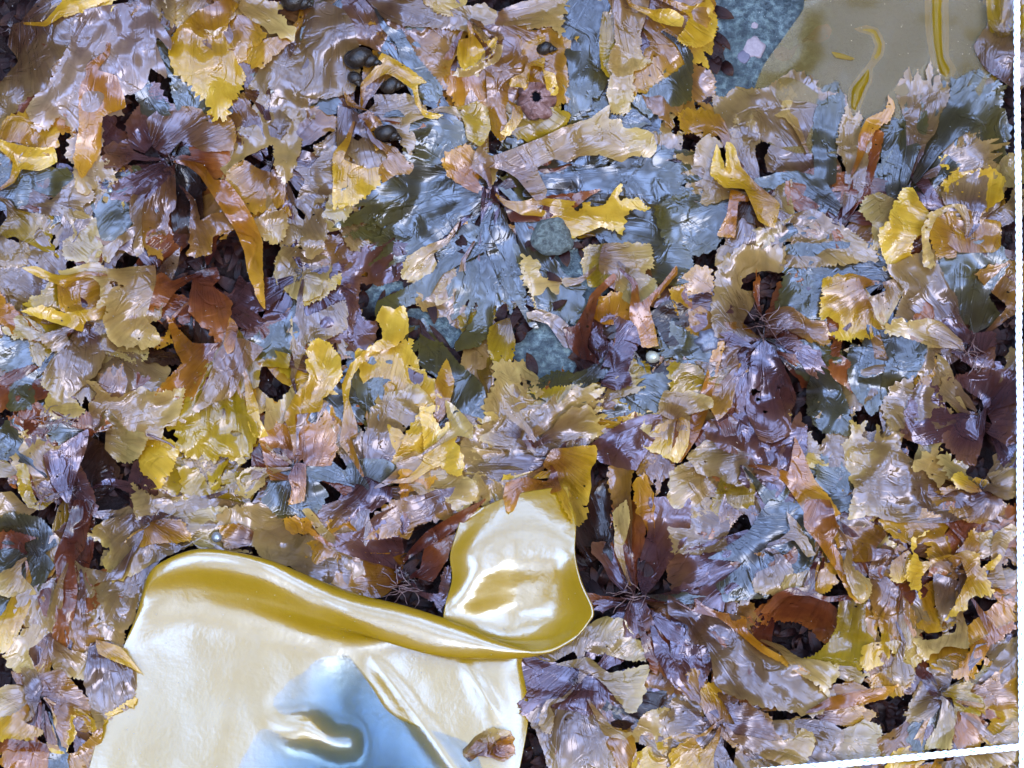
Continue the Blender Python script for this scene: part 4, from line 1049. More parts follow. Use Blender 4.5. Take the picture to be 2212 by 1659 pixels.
F('F', 'f5', 'ly', [(1900,1640),(1700,1700),(1400,1700),(1230,1660),(1080,1680),(1120,1500),(1070,1400),(1000,1350),(900,1390),(830,1350),(850,1290),(980,1310),(1060,1220),(1100,1180),(1100,1080),(1150,1110),(1210,1080),(1170,1180),(1240,1210),(1260,1110),(1290,1190),(1370,1150),(1440,1170),(1370,1220),(1450,1300),(1530,1360),(1700,1480),(1900,1560)], 1, r=1.2, tooth=1.0, lift=4)
F('F', 'f5', 'lo', [(1700,1520),(1860,1500),(2040,1560),(2060,1660),(1900,1720),(1760,1660)], 1)
F('F', 'f5', 'cr', [(1510,1370),(1580,1280),(1670,1260),(1660,1310),(1700,1400),(1660,1480),(1600,1400)], 2, r=2, tooth=1.6)
F('F', 'f5', 'pg', [(1670,1320),(1730,1300),(1830,1350),(1800,1420),(1740,1440)], 2, r=2, tooth=1.6)
F('F', 'f5', 'ye', [(1760,1440),(1820,1420),(1910,1510),(1860,1520),(1790,1490)], 2, r=2, tooth=1.6)
F('F', 'f5', 'li', [(2000,1420),(2120,1390),(2240,1420),(2240,1540),(2100,1560),(2030,1500)], 1)

# ---- lower left
F('G', 'g3', 'bl', [(60,220),(140,200),(250,250),(330,350),(240,480),(180,510),(60,480),(-60,380)], 0)
F('G', 'g3', 'bl', [(-60,60),(100,20),(260,60),(340,200),(220,240),(60,200),(-60,180)], 0); F('G', 'g3', 'rb', [(-60,160),(60,130),(200,170),(120,210),(-60,230)], 0)
F('G', 'g3', 'cr', [(-60,440),(100,400),(200,520),(60,540),(-60,500)], 1); F('G', 'g3', 'bl', [(-60,560),(60,540),(120,600),(60,700),(-60,720)], 0)
F('G', 'g3', 'ye', [(-60,760),(40,640),(110,560),(180,600),(120,760),(40,880),(-60,880)], 1)
F('G', 'g2', 'ly', [(600,150),(690,70),(830,30),(1000,10),(1160,60),(1240,180),(1200,220),(1000,310),(900,370),(740,430),(680,300),(740,240),(680,210)], 1, r=1.6)
F('G', 'g2', 'am', [(840,180),(1000,70),(1160,60),(1210,180),(1050,190),(900,220)], 1, r=1.3)
F('G', 'g2', 'pg', [(1220,60),(1300,0),(1440,-20),(1480,60),(1420,200),(1290,210)], 0)
F('G', 'g2', 'li', [(700,420),(880,380),(1000,310),(960,420),(900,560),(860,700),(780,760),(700,700),(620,680),(690,580),(610,490)], 0)
F('G', 'g2', 'li', [(480,330),(560,390),(700,420),(740,430),(660,470),(610,490),(640,560),(690,580),(640,640),(620,680),(700,690),(790,760),(770,850),(700,860),(640,800),(560,740),(520,640),(530,520)], 1)
F('G', 'g1', 'rb', [(540,120),(610,80),(600,300),(560,400),(640,560),(560,620),(520,500),(490,300)], 0, cup=6)
F('G', 'g1', 'rb', [(480,-40),(600,-20),(560,160),(540,250),(480,330),(500,500),(470,700),(430,870),(330,850),(360,700),(380,480),(360,300),(430,120)], 2, tooth=.2, cup=-9, lift=5)
F('G', 'g1', 'li', [(340,480),(360,560),(350,680),(300,760),(220,740),(120,660),(130,560),(230,500)], 1)
F('G', 'g1', 'lo', [(470,700),(530,660),(620,760),(680,860),(640,900),(560,920),(480,870)], 1)
F('G', 'g1', 'cr', [(350,620),(290,730),(170,770),(60,860),(50,930),(100,1010),(190,1040),(260,1000),(280,920),(300,830)], 2, tooth=1.2, cup=-5)
F('G', 'g1', 'am', [(230,900),(320,810),(340,930),(300,1050),(240,1080)], 1)
F('G', 'g1', 'cr', [(340,830),(460,910),(560,920),(600,960),(580,1060),(480,1070),(380,1020),(340,930)], 2, tooth=1.2)
F('G', 'g4', 'am', [(100,1050),(240,1080),(400,1050),(540,1200),(640,1260),(680,1300),(600,1440),(540,1340),(460,1310),(420,1500),(330,1500),(380,1340),(300,1200),(190,1220)], 1, r=1.4)
F('G', 'g4', 'li', [(150,1040),(230,1050),(260,1150),(210,1290),(170,1180)], 2)
F('G', 'g4', 'cr', [(-60,1180),(60,1140),(160,1190),(180,1330),(60,1380),(-60,1360)], 1); F('G', 'g4', 'ye', [(-60,1380),(120,1340),(260,1420),(180,1470),(-60,1460)], 1, r=1.5)
F('G', 'g4', 'ye', [(320,1500),(380,1340),(470,1310),(480,1450),(420,1540),(340,1540)], 2, r=1.3)
F('G', 'g4', 'or', [(60,1500),(200,1480),(340,1540),(300,1680),(100,1720),(20,1620)], 0); F('G', 'g4', 'rb', [(-60,1470),(100,1480),(300,1500),(320,1540),(100,1540),(-60,1530)], 0)
F('G', 'g4', 'am', [(380,1540),(480,1560),(600,1440),(650,1360),(640,1500),(560,1660),(400,1700)], 0); F('G', 'g4', 'bl', [(330,1580),(400,1560),(420,1680),(330,1720)], 0)
F('G', 'g1', 'li', [(600,880),(720,870),(770,930),(860,1050),(870,1110),(840,1240),(720,1310),(640,1370),(600,1240),(560,1100)], 3, lift=1)
F('G', 'g1', 'ye', [(650,850),(780,890),(890,1030),(820,990),(740,960),(660,920)], 3, lift=3, tooth=.4, cup=4)
F('G', 'g4', 'ye', [(690,1310),(840,1220),(850,1250),(740,1320),(640,1400),(630,1370)], 3, tooth=1.2)
F('G', 'g5', 'li', [(1440,110),(1450,20),(1600,-40),(1860,-20),(1850,100),(1940,150),(2120,150),(2212,100),(2300,200),(2212,480),(2000,440),(1900,350),(1720,300),(1650,210),(1500,200)], 0)
F('G', 'g5', 'am', [(1440,110),(1540,90),(1620,130),(1600,200),(1480,220)], 1)
F('G', 'g5', 'cr', [(1980,10),(2020,0),(2120,120),(2180,210),(2080,150)], 1, tooth=.2)
F('G', 'g5', 'or', [(1850,60),(1920,40),(2000,60),(1990,110),(1900,120)], 1)

# ---- lower middle
F('H', 'g5', 'or', [(-60,60),(120,40),(160,120),(40,160),(-60,150)], 0)
F('H', 'g5', 'am', [(0,260),(200,280),(400,280),(360,420),(250,540),(60,520),(-60,440)], 0)
F('H', 'g5', 'pu', [(130,120),(230,30),(400,-40),(480,0),(380,150),(390,250),(300,300),(0,240),(0,150)], 1, tooth=.5)
F('H', 'g5', 'rb', [(370,400),(450,250),(560,130),(740,20),(900,-60),(820,40),(700,140),(560,220),(440,300)], 2, tooth=.3, cup=7)
F('H', 'g5', 'rb', [(540,380),(560,220),(660,180),(720,160),(690,280),(600,420)], 1, r=1.4)
F('H', 'g5', 'pu', [(620,540),(660,400),(700,380),(690,520),(650,620)], 0)
F('H', 'e2', 'lo', [(480,20),(600,-60),(860,-60),(900,0),(740,40),(560,60)], 1)
F('H', 'h1', 'dk', [(1520,180),(1540,-60),(1740,-200),(1760,60),(1740,230),(1620,300)], 0)
F('H', 'h1', 'rb', [(1770,230),(1760,-20),(1860,-60),(1960,-20),(1960,240),(1880,440)], 0)
F('H', 'h1', 'pu', [(1870,540),(1820,500),(1740,420),(1700,340),(1640,280),(1650,220),(1760,230),(1840,350),(1880,480)], 2, tooth=.4, lift=3)
F('H', 'h1', 'pu', [(1940,560),(1930,400),(1960,250),(1990,150),(2000,-60),(2240,-60),(2240,150),(2150,280),(2050,430)], 1, tooth=.5)
F('H', 'h1', 'cr', [(1770,20),(1840,-40),(1860,60),(1830,180),(1800,200),(1780,110)], 2, tooth=.3)
P('H', 'h1', 'pu', (1960,560), (2260,420), 110, 2, 2, r=.45, curl=.5, tooth=.35, lift=4); P('H', 'h1', 'rb', (1980,570), (2300,640), 90, 2, 2, r=.45, curl=.5, tooth=.35, lift=4); P('H', 'h1', 'pu', (1960,600), (2290,780), 130, 2, 2, r=.45, curl=.5, tooth=.35, lift=4)
P('H', 'h1', 'rb', (1850,560), (1560,520), 90, 2, 2, r=.45, curl=.5, tooth=.35, lift=4); P('H', 'h1', 'pu', (1840,600), (1660,640), 90, 2, 2, r=.45, curl=.5, tooth=.35, lift=4); P('H', 'h1', 'bl', (1970,540), (2300,520), 90, 2, 2, r=.45, curl=.5, tooth=.35, lift=4)
P('H', 'h1', 'rb', (1920,700), (2120,1000), 120, 2, 3, r=.45, curl=.5, tooth=.35, lift=4); P('H', 'h1', 'pu', (2000,700), (2280,1080), 150, 2, 3, r=.45, curl=.5, tooth=.35, lift=4)
F('H', 'h1', 'pu', [(1880,590),(1960,600),(2000,720),(1930,800),(1850,790),(1840,700)], 2)
F('H', 'h2', 'pg', [(1300,930),(1500,800),(1620,740),(1720,690),(1830,720),(1840,770),(1930,860),(1960,920),(1900,960),(1780,930),(1560,900),(1400,960)], 1)
F('H', 'h2', 'pu', [(1120,1060),(1130,960),(1280,940),(1450,1010),(1590,1000),(1660,1030),(1750,1200),(1720,1290),(1640,1270),(1640,1310),(1560,1300),(1330,1280),(1200,1310),(1160,1180)], 1, holes=[(1200,1218,12)])
F('H', 'h2', 'pg', [(1440,1000),(1620,960),(1740,1050),(1960,1000),(1970,1060),(1940,1100),(1950,1160),(1900,1270),(1840,1270),(1780,1200),(1720,1120),(1600,1040)], 1)
F('H', 'h2', 'li', [(1330,1280),(1560,1300),(1700,1290),(1720,1500),(1760,1700),(1400,1720),(1290,1450),(1220,1320)], 1)
F('H', 'h2', 'li', [(1290,1330),(1340,1270),(1370,1330),(1350,1410),(1300,1400)], 1)
F('H', 'h2', 'am', [(1690,1340),(1740,1400),(1860,1440),(1900,1560),(1820,1700),(1720,1680),(1700,1500)], 0)
F('H', 'h2', 'cr', [(1900,1420),(1960,1320),(2080,1280),(2180,1330),(2080,1440),(1960,1480),(1780,1420)], 1, r=1.4); F('H', 'h2', 'dk', [(1760,1280),(1880,1280),(1950,1180),(2060,1100),(2080,1260),(1960,1330),(1820,1400)], 0)
F('H', 'h2', 'ol', [(1440,1500),(1580,1480),(1600,1660),(1460,1720),(1380,1640)], 0)
F('H', 'i6', 'ye', [(1900,1580),(2030,1520),(2180,1480),(2260,1600),(2120,1700),(1940,1700)], 1); F('H', 'i6', 'li', [(2080,1330),(2240,1280),(2300,1400),(2200,1500),(2100,1480)], 0)

# ---- lower right
F('I', 'i3', 'pu', [(-60,300),(200,200),(400,140),(420,200),(300,340),(420,420),(280,520),(260,620),(100,570),(-60,480)], 0)
F('I', 'i3', 'li', [(-60,60),(120,-20),(300,60),(260,200),(80,260),(-60,240)], 0)
F('I', 'i3', 'bl', [(200,300),(430,150),(560,-40),(760,-20),(900,220),(920,310),(840,330),(740,400),(640,510),(500,540),(300,560),(250,460),(400,330)], 1, r=1.2)
F('I', 'i3', 'li', [(500,400),(620,330),(690,360),(700,430),(620,520),(480,500)], 1)
F('I', 'i3', 'li', [(690,30),(760,100),(840,250),(800,270),(720,150)], 1, tooth=.3)
F('I', 'i1', 'pg', [(660,460),(700,420),(750,430),(740,490),(690,500)], 1)
F('I', 'i1', 'am', [(720,400),(880,330),(960,350),(980,450),(900,520),(780,490)], 0)
F('I', 'i1', 'rb', [(440,700),(520,620),(600,570),(700,540),(850,560),(960,620),(1000,720),(980,810),(900,830),(760,720),(620,700),(520,740)], 1, r=1.8, lift=-4)
F('I', 'i1', 'rb', [(540,640),(620,540),(700,500),(820,505),(920,550),(1110,530),(1110,560),(930,580),(820,545),(700,545),(600,640)], 2, lift=4, tooth=.2)
F('I', 'i1', 'ol', [(1150,560),(1170,660),(1180,780),(1210,810),(1200,900),(1180,1000),(1000,990),(900,960),(700,980),(900,900),(1000,760),(1020,600)], 1, cup=10, lift=4)
F('I', 'i1', 'cr', [(1090,380),(1140,400),(1210,470),(1200,540),(1160,560),(1110,520)], 3, lift=2)
F('I', 'i1', 'or', [(820,-40),(960,-40),(1000,90),(1020,120),(970,200),(1030,280),(1040,330),(1120,390),(1180,470),(1140,560),(1080,520),(1000,380),(900,220),(810,110)], 2, lift=8, cup=8, tooth=.4)
F('I', 'i2', 'pu', [(-60,680),(40,740),(60,850),(170,870),(200,950),(160,1050),(80,1160),(-60,1120)], 0)
F('I', 'i2', 'li', [(-60,560),(130,640),(250,670),(400,690),(410,760),(520,870),(640,900),(690,930),(680,970),(780,1000),(860,1090),(970,1180),(850,1300),(700,1280),(520,1250),(300,1170),(220,1100),(200,950),(170,870),(40,850),(60,750),(-60,680)], 2, lift=4, cup=5)
F('I', 'i2', 'or', [(-60,570),(130,635),(250,660),(410,690),(420,770),(530,870),(700,960),(860,1080),(830,1090),(660,990),(500,900),(380,800),(250,700),(100,660)], 3, lift=2, tooth=.4, cup=5)
F('I', 'i2', 'cr', [(760,990),(980,1000),(990,1060),(940,1140),(950,1190),(860,1100)], 3, lift=3)
F('I', 'i2', 'pg', [(980,1010),(1090,1010),(1180,1060),(1110,1090),(1010,1060)], 2, tooth=1.4)
F('I', 'i2', 'or', [(840,1290),(980,1200),(1150,1160),(1330,1140),(1370,1130),(1290,1210),(1200,1230),(1020,1270)], 3, cup=-5, tooth=.5, lift=3)
F('I', 'i2', 'am', [(880,1310),(1040,1270),(1150,1270),(1140,1330),(1080,1380),(960,1360)], 1)
F('I', 'i4', 'am', [(1300,60),(1500,-20),(1700,60),(1640,160),(1480,200),(1380,150)], 0)
F('I', 'i4', 'rb', [(1720,60),(1900,40),(2120,60),(2200,200),(2000,220),(1860,200)], 0)
F('I', 'i5', 'am', [(1000,120),(1160,60),(1300,140),(1240,260),(1100,310),(1020,230)], 0)
F('I', 'i5', 'lo', [(1220,380),(1280,260),(1400,150),(1450,260),(1400,330),(1330,420),(1400,500),(1500,660),(1470,760),(1330,780),(1260,700),(1230,560)], 1, r=1.5)
F('I', 'i5', 'ye', [(1420,260),(1470,290),(1490,360),(1420,430),(1360,420),(1370,330)], 2, r=1.4)
F('I', 'i5', 'am', [(1180,560),(1240,470),(1260,700),(1240,840),(1180,820)], 0)
F('I', 'i5', 'or', [(1320,840),(1460,770),(1490,800),(1440,860),(1340,860)], 1); F('I', 'i5', 'ly', [(1340,860),(1460,840),(1560,920),(1480,990),(1400,940)], 1)
F('I', 'i5', 'am', [(1500,520),(1640,460),(1780,560),(1740,720),(1600,760),(1490,680)], 0, r=1.8)
F('I', 'i5', 'ye', [(1180,880),(1300,860),(1310,960),(1200,1010),(1170,960)], 1, r=1.5)
F('I', 'i5', 'am', [(1240,1080),(1360,1030),(1460,1100),(1400,1180),(1280,1190)], 0); F('I', 'i5', 'li', [(1350,1050),(1400,990),(1460,1010),(1480,1080),(1400,1110)], 1)
F('I', 'i4', 'ye', [(1490,300),(1500,200),(1600,150),(1540,190),(1510,260),(1560,320),(1700,280),(1740,300),(1600,340),(1550,400),(1540,510),(1480,430),(1460,350)], 2, lift=6, r=1.4)
F('I', 'i4', 'am', [(1590,200),(1740,170),(1800,300),(1760,430),(1640,420)], 0, r=1.6); F('I', 'i4', 'li', [(1640,420),(1800,440),(1830,620),(1700,760),(1650,600)], 1, r=1.3)
F('I', 'i4', 'li', [(1960,420),(2100,380),(2240,420),(2240,560),(2060,560),(1960,540)], 0)
F('I', 'i4', 'cr', [(1900,240),(1920,160),(1990,150),(2010,250),(1940,280)], 1); F('I', 'i4', 'am', [(1860,160),(1900,120),(1910,240),(1850,300),(1790,290)], 1)
F('I', 'i4', 'ye', [(1780,320),(1850,270),(1920,290),(1930,370),(2030,290),(2040,310),(1990,380),(1950,390),(2000,520),(1870,530),(1840,600),(1730,660),(1820,500),(1850,420)], 3, lift=9, r=1.5)
F('I', 'i4', 'cr', [(2020,180),(2120,110),(2180,150),(2110,220),(2070,330),(2100,470),(2050,460),(1990,420)], 2, lift=6, tooth=.5)
F('I', 'i4', 'or', [(1820,790),(1900,700),(2050,560),(2200,480),(2230,620),(2100,760),(1960,850),(1840,860)], 1)
F('I', 'i4', 'or', [(1770,1040),(1850,950),(1900,850),(2000,800),(2120,740),(2130,780),(2000,880),(1960,940),(2060,1000),(2000,1010),(1940,960),(1900,1040),(1850,1070)], 2, lift=4, tooth=1.5)
F('I', 'i4', 'cr', [(1540,830),(1640,840),(1700,800),(1780,790),(1810,880),(1690,870),(1620,920),(1580,940)], 2, lift=3)
F('I', 'i4', 'am', [(1600,930),(1720,880),(1830,900),(1850,960),(1760,1040),(1640,1000)], 0)
F('I', 'i7', 'li', [(1960,900),(2100,830),(2240,840),(2240,1000),(2100,1000),(2020,960)], 1)
F('I', 'i7', 'am', [(1960,1160),(2060,1040),(2240,1000),(2240,1250),(2080,1280),(1980,1240)], 0, r=1.5)
F('I', 'i7', 'li', [(1450,1300),(1560,1080),(1600,1010),(1700,960),(1740,1030),(1700,1180),(1620,1310),(1500,1340)], 1, r=1.3)
F('I', 'i7', 'ol', [(1760,1180),(1860,1120),(1940,1200),(1900,1320),(1800,1320)], 1, holes=[(1838,1250,22)], r=1.4)
F('I', 'i7', 'bl', [(1500,1340),(1640,1330),(1660,1440),(1560,1560),(1470,1480)], 0); F('I', 'i7', 'or', [(1760,1330),(1900,1340),(1950,1450),(1860,1560),(1760,1500)], 0)
F('I', 'i7', 'ye', [(1960,1440),(2030,1330),(2130,1290),(2240,1290),(2240,1420),(2100,1420),(2010,1500)], 1)
F('I', 'i7', 'cr', [(1860,1580),(2000,1480),(2100,1400),(2240,1360),(2240,1580),(2040,1640),(1900,1640)], 1, r=.8)
F('I', 'i7', 'pg', [(1650,1400),(1700,1300),(1760,1330),(1740,1420),(1730,1510),(1640,1510),(1590,1520),(1600,1470)], 2, lift=3)
F('I', 'i6', 'pg', [(1040,1430),(1180,1370),(1270,1400),(1270,1480),(1300,1600),(1140,1610),(1000,1540)], 0)
F('I', 'i6', 'li', [(830,1400),(980,1400),(1050,1480),(960,1560),(1060,1600),(1140,1630),(1000,1740),(800,1720)], 1)
F('I', 'i6', 'am', [(60,1150),(200,1130),(320,1180),(360,1400),(320,1500),(200,1380),(120,1250)], 0)
F('I', 'i6', 'lo', [(230,1180),(400,1250),(560,1330),(610,1480),(450,1500),(430,1560),(330,1400),(280,1250)], 1, holes=[(375,1240,18), (330,1240,9)])
F('I', 'i6', 'cr', [(450,1490),(600,1490),(720,1470),(770,1400),(830,1470),(800,1600),(740,1650),(640,1620),(540,1580)], 2, r=1.2)
F('I', 'i6', 'li', [(-60,1230),(100,1300),(200,1450),(300,1600),(360,1700),(-60,1720)], 1)
F('I', 'i6', 'ye', [(-60,1560),(60,1480),(150,1560),(170,1680),(-60,1720)], 2, r=1.4)
F('I', 'i6', 'cr', [(400,1640),(620,1580),(760,1660),(700,1760),(420,1760)], 1)
F('I', 'i7', 'ye', [(1380,1560),(1500,1540),(1560,1600),(1440,1700),(1340,1650)], 1); F('I', 'i7', 'li', [(1560,1640),(1800,1600),(2240,1600),(2240,1800),(1600,1800)], 0)
F('I', 'i6', 'lo', [(1000,1680),(1300,1640),(1560,1680),(1500,1800),(1000,1800)], 0); F('I', 'i7', 'or', [(1460,1660),(1640,1640),(1700,1720),(1500,1760)], 1)
F('E', 'e2', 'ye', [(1400,1430),(1330,1370),(1380,1280),(1480,1270),(1630,1260),(1640,1340),(1600,1400),(1610,1500),(1580,1600),(1540,1580),(1590,1640),(1540,1720),(1500,1700),(1430,1580),(1400,1500)], 4, lift=4, tooth=1.0)
F('E', 'e2', 'or', [(1080,1620),(1070,1560),(1090,1480),(1200,1450),(1340,1470),(1390,1520),(1290,1560),(1190,1620),(1100,1640)], 4, lift=2, tooth=.5, r=1.2)
F('E', 'e2', 'pu', [(1650,1250),(1720,1160),(1850,1080),(1990,1040),(2060,1050),(2050,1130),(1950,1290),(1900,1370),(1760,1340),(1700,1320)], 2, tooth=.7)
F('E', 'h1', 'lo', [(1740,1400),(1800,1340),(1880,1380),(1860,1480),(1840,1640),(1780,1640),(1740,1500)], 1)
F('E', 'h1', 'or', [(1900,1500),(1960,1440),(2010,1540),(1990,1700),(1920,1640)], 0)

# ------------------------------------------------------------------ thin kelp blade lying over the rock, upper right
UNDER_KT = []
for pts_ in ([(1672,108),(1690,100),(1712,112),(1708,128),(1690,132),(1674,124)], [(1752,80),(1766,56),(1788,52),(1798,66),(1790,84),(1766,94)]):
    UNDER_KT.append(pts_)
under_root = empty('seaweed_plant', 'two dark purple lobes showing dimly through the thin translucent kelp', 'seaweed', at(1730, 92, 0), 'red seaweeds on the rock')
for pts_ in UNDER_KT:
    blade('pu', pts_, under_root, (1730, 92), r=.3, tooth=.2)
kt = blade('kt', KT, None, (1950, 700), r=.45, tooth=0.05, curl=.35, name='thin_kelp_blade', tail=False, rand_holes=False, drape=30, lift=5.0, seed=41, grid=6.5)
tag(kt, 'thin translucent grey olive kelp blade lying over blue rock in the upper right', 'kelp')
KF = [  # the olive fold and the hooked strip on it: ridges laid on the blade, the sheenless gold of a curve put into their colour
    ('kg', [(2000, -40), (2046, -40), (2050, 60), (2050, 120), (2066, 150), (2050, 180), (2020, 165), (2006, 110), (1998, 50)], 13.0),
    ('kg', [(1845, 62), (1872, 54), (1896, 62), (1912, 92), (1908, 120), (1886, 148), (1884, 176), (1872, 200), (1852, 250), (1830, 235), (1834, 190), (1856, 160), (1880, 130), (1890, 100), (1880, 76), (1858, 70)], 9.0),
    ('kg', [(1796, 112), (1820, 116), (1846, 126), (1838, 130), (1806, 124)], 2.0),
]
for pal_, pts_, cup_ in KF:
    blade(pal_, pts_, kt, pts_[len(pts_) // 2], r=.25, tooth=.15, curl=.2, cup=-cup_ * 2, name='fold', drape=2, lift=3.0, tail=False, rand_holes=False)

# ------------------------------------------------------------------ grow the plants
roots = {}
hold_m = simple_mat('holdfast', (.010, .006, .005), .35, .5, scale=400, bump=.0006, col2=(.045, .022, .018), coat=.3)
for k, (hx, hy, lab) in PLANTS.items():
    z0 = float(sample(H, 0, 0, np.array([hx]), np.array([hy]))[0])
    w0 = at(hx, hy, z0)
    roots[k] = empty('seaweed_plant', lab, 'seaweed', w0, 'red seaweeds on the rock')
    # holdfast: a knot of dark branching rootlets
    vv, ff = [], []
    for q in range(22):
        a = rs.uniform(0, 6.28); r0 = rs.uniform(9, 26); zz = rs.uniform(2, 12); b = a + rs.uniform(-.9, .9)
        path = []
        for i in range(5):
            f = i / 4
            path.append(at(hx + math.cos(a + (b - a) * f) * r0 * f + rs.uniform(-2, 2), hy + math.sin(a + (b - a) * f) * r0 * f + rs.uniform(-2, 2), z0 + 1 + zz * math.sin(f * 2.7)))
        tv, tf = tube(path, [rs.uniform(1.0, 2.1) * MM * (1 - .6 * i / 4) for i in range(5)], 5)
        o0 = len(vv); vv += tv; ff += [tuple(i + o0 for i in f) for f in tf]
    mesh_obj('holdfast', vv, ff, hold_m, roots[k])

pals = {}
for (ly_, pl, pa, o_, kw_) in FR:
    pals.setdefault(pl, []).append(pa)
FILL = {'he': 'ly', 'cr': 'lo', 'ye': 'lo', 'pg': 'li', 'or': 'rb', 'ly': 'li', 'lo': 'lo', 'li': 'li', 'pu': 'pu', 'bl': 'bl', 'am': 'lo', 'ol': 'ol', 'rb': 'rb', 'dk': 'dk'}
fill = []
for k, (hx, hy, lab) in PLANTS.items():
    nf = 7
    a0 = rs.uniform(0, 6.28)
    for i in range(nf):
        a = a0 + i * 6.283 / nf + rs.uniform(-.3, .3)
        ln = rs.uniform(110, 190); st = rs.uniform(4, 22)
        bx, by = hx + math.cos(a) * st, hy + math.sin(a) * st
        tx, ty = bx + math.cos(a) * ln, by + math.sin(a) * ln
        if not (-70 < tx < 2280 and -70 < ty < 1730):
            continue
        mxp, myp = (bx + tx) / 2, (by + ty) / 2
        if inside(KELP_POLY, np.array(tx), np.array(ty)) or inside(KELP_POLY, np.array(mxp), np.array(myp)):
            continue
        if bare(np.array(tx), np.array(ty)) or bare(np.array(mxp), np.array(myp)):
            continue
        if inside(KT, np.array(tx), np.array(ty)):
            continue
        if any(((u_ - p_[0]) / p_[2]) ** 2 + ((v_ - p_[1]) / p_[3]) ** 2 < 1.1 for p_ in PITS for u_, v_ in ((mxp, myp), (tx, ty))):
            continue
        pa = FILL[rs.choice(pals[k])]
        if rs.random() < .22:
            pa = 'rb'
        fill.append((-1, k, pa, auto_outline(bx, by, tx, ty, ln * rs.uniform(.36, .62), rs, rs.randint(2, 4)), dict(base=(bx, by), r=1.2, grid=6.5)))
for q in range(360):
    bx, by = rs.uniform(-60, 2270), rs.uniform(-60, 1720)
    a = rs.uniform(0, 6.28); ln = rs.uniform(130, 240)
    k = min(PLANTS, key=lambda k_: (PLANTS[k_][0] - bx) ** 2 + (PLANTS[k_][1] - by) ** 2)
    da = math.atan2(by - PLANTS[k][1], bx - PLANTS[k][0])
    a = da + rs.uniform(-.7, .7)
    tx, ty = bx + math.cos(a) * ln, by + math.sin(a) * ln
    mxp, myp = (bx + tx) / 2, (by + ty) / 2
    if not (-70 < tx < 2280 and -70 < ty < 1730):
        continue
    if any(inside(KELP_POLY, np.array(u_), np.array(v_)) or inside(KT, np.array(u_), np.array(v_)) or bare(np.array(u_), np.array(v_)) for u_, v_ in ((bx, by), (mxp, myp), (tx, ty))):
        continue
    if any(((u_ - p_[0]) / p_[2]) ** 2 + ((v_ - p_[1]) / p_[3]) ** 2 < 1.1 for p_ in PITS for u_, v_ in ((mxp, myp), (tx, ty), (bx, by))):
        continue
    near = min(FR, key=lambda f: (f[3][0][0] - mxp) ** 2 + (f[3][0][1] - myp) ** 2)
    pa = near[2] if rs.random() < .35 else FILL[near[2]]
    fill.append((-1, k, pa, auto_outline(bx, by, tx, ty, ln * rs.uniform(.34, .6), rs, rs.randint(2, 4)), dict(base=(bx, by), r=1.2, grid=6.5)))
rs.shuffle(fill)
ALL = fill + sorted(FR, key=lambda f: f[0])


def grow(lo, hi):
    for (ly_, pl, pa, o_, kw_) in ALL:
        if lo <= ly_ <= hi:
            hx, hy, _ = PLANTS[pl]
            blade(pa, o_, roots[pl], (hx, hy), **kw_)


grow(-1, 2)

# ------------------------------------------------------------------ the big folded kelp
kroot = empty('folded_kelp_blade', 'large smooth golden yellow kelp blade rolled over on itself at the bottom', 'kelp', at(640, 1500, 0))
SEC = np.array([
    [(318,1262,0),(316,1255,20),(312,1258,26),(306,1285,20),(292,1335,12),(262,1410,8),(232,1510,6),(176,1720,4)],
    [(352,1228,10),(348,1216,44),(340,1222,58),(332,1250,52),(322,1296,30),(300,1380,14),(270,1500,9),(220,1720,5)],
    [(440,1204,20),(437,1186,66),(430,1192,88),(420,1226,82),(410,1275,48),(398,1350,20),(380,1490,11),(340,1720,6)],
    [(572,1226,20),(568,1206,70),(562,1212,94),(552,1244,90),(544,1294,54),(538,1358,24),(520,1490,13),(480,1720,10)],
    [(690,1275,10),(690,1253,42),(685,1262,72),(678,1292,78),(668,1328,58),(660,1378,23),(650,1490,10),(620,1720,-8)],
    [(775,1305,15),(780,1285,46),(776,1297,74),(766,1328,78),(754,1357,56),(752,1390,24),(752,1490,-6),(745,1720,-24)],
    [(868,1335,20),(872,1308,46),(868,1318,70),(858,1352,74),(848,1391,50),(864,1385,24),(868,1480,6),(858,1720,-26)],
    [(968,1365,20),(978,1342,44),(970,1352,64),(962,1382,68),(954,1418,46),(968,1400,24),(975,1495,16),(950,1720,-6)],
    [(1072,1400,25),(1082,1386,42),(1082,1391,54),(1080,1406,56),(1076,1424,40),(1074,1408,24),(1070,1500,22),(1030,1720,-2)],
    [(1140,1412,27),(1143,1404,38),(1143,1406,44),(1142,1411,44),(1140,1421,34),(1112,1416,22),(1120,1520,14),(1080,1720,0)],
    [(1176,1410,28),(1178,1406,34),(1179,1407,38),(1179,1409,38),(1176,1413,30),(1128,1425,12),(1142,1545,2),(1110,1720,-4)],
], float)


def loft(sec, n, m, up, name, parent, keep=True):
    G = catmull(sec, n)
    G = np.transpose(catmull(np.transpose(G, (1, 0, 2)), m), (1, 0, 2))
    x, y, z = G[..., 0].ravel().copy(), G[..., 1].ravel().copy(), G[..., 2].ravel() + up
    return G, x, y, z


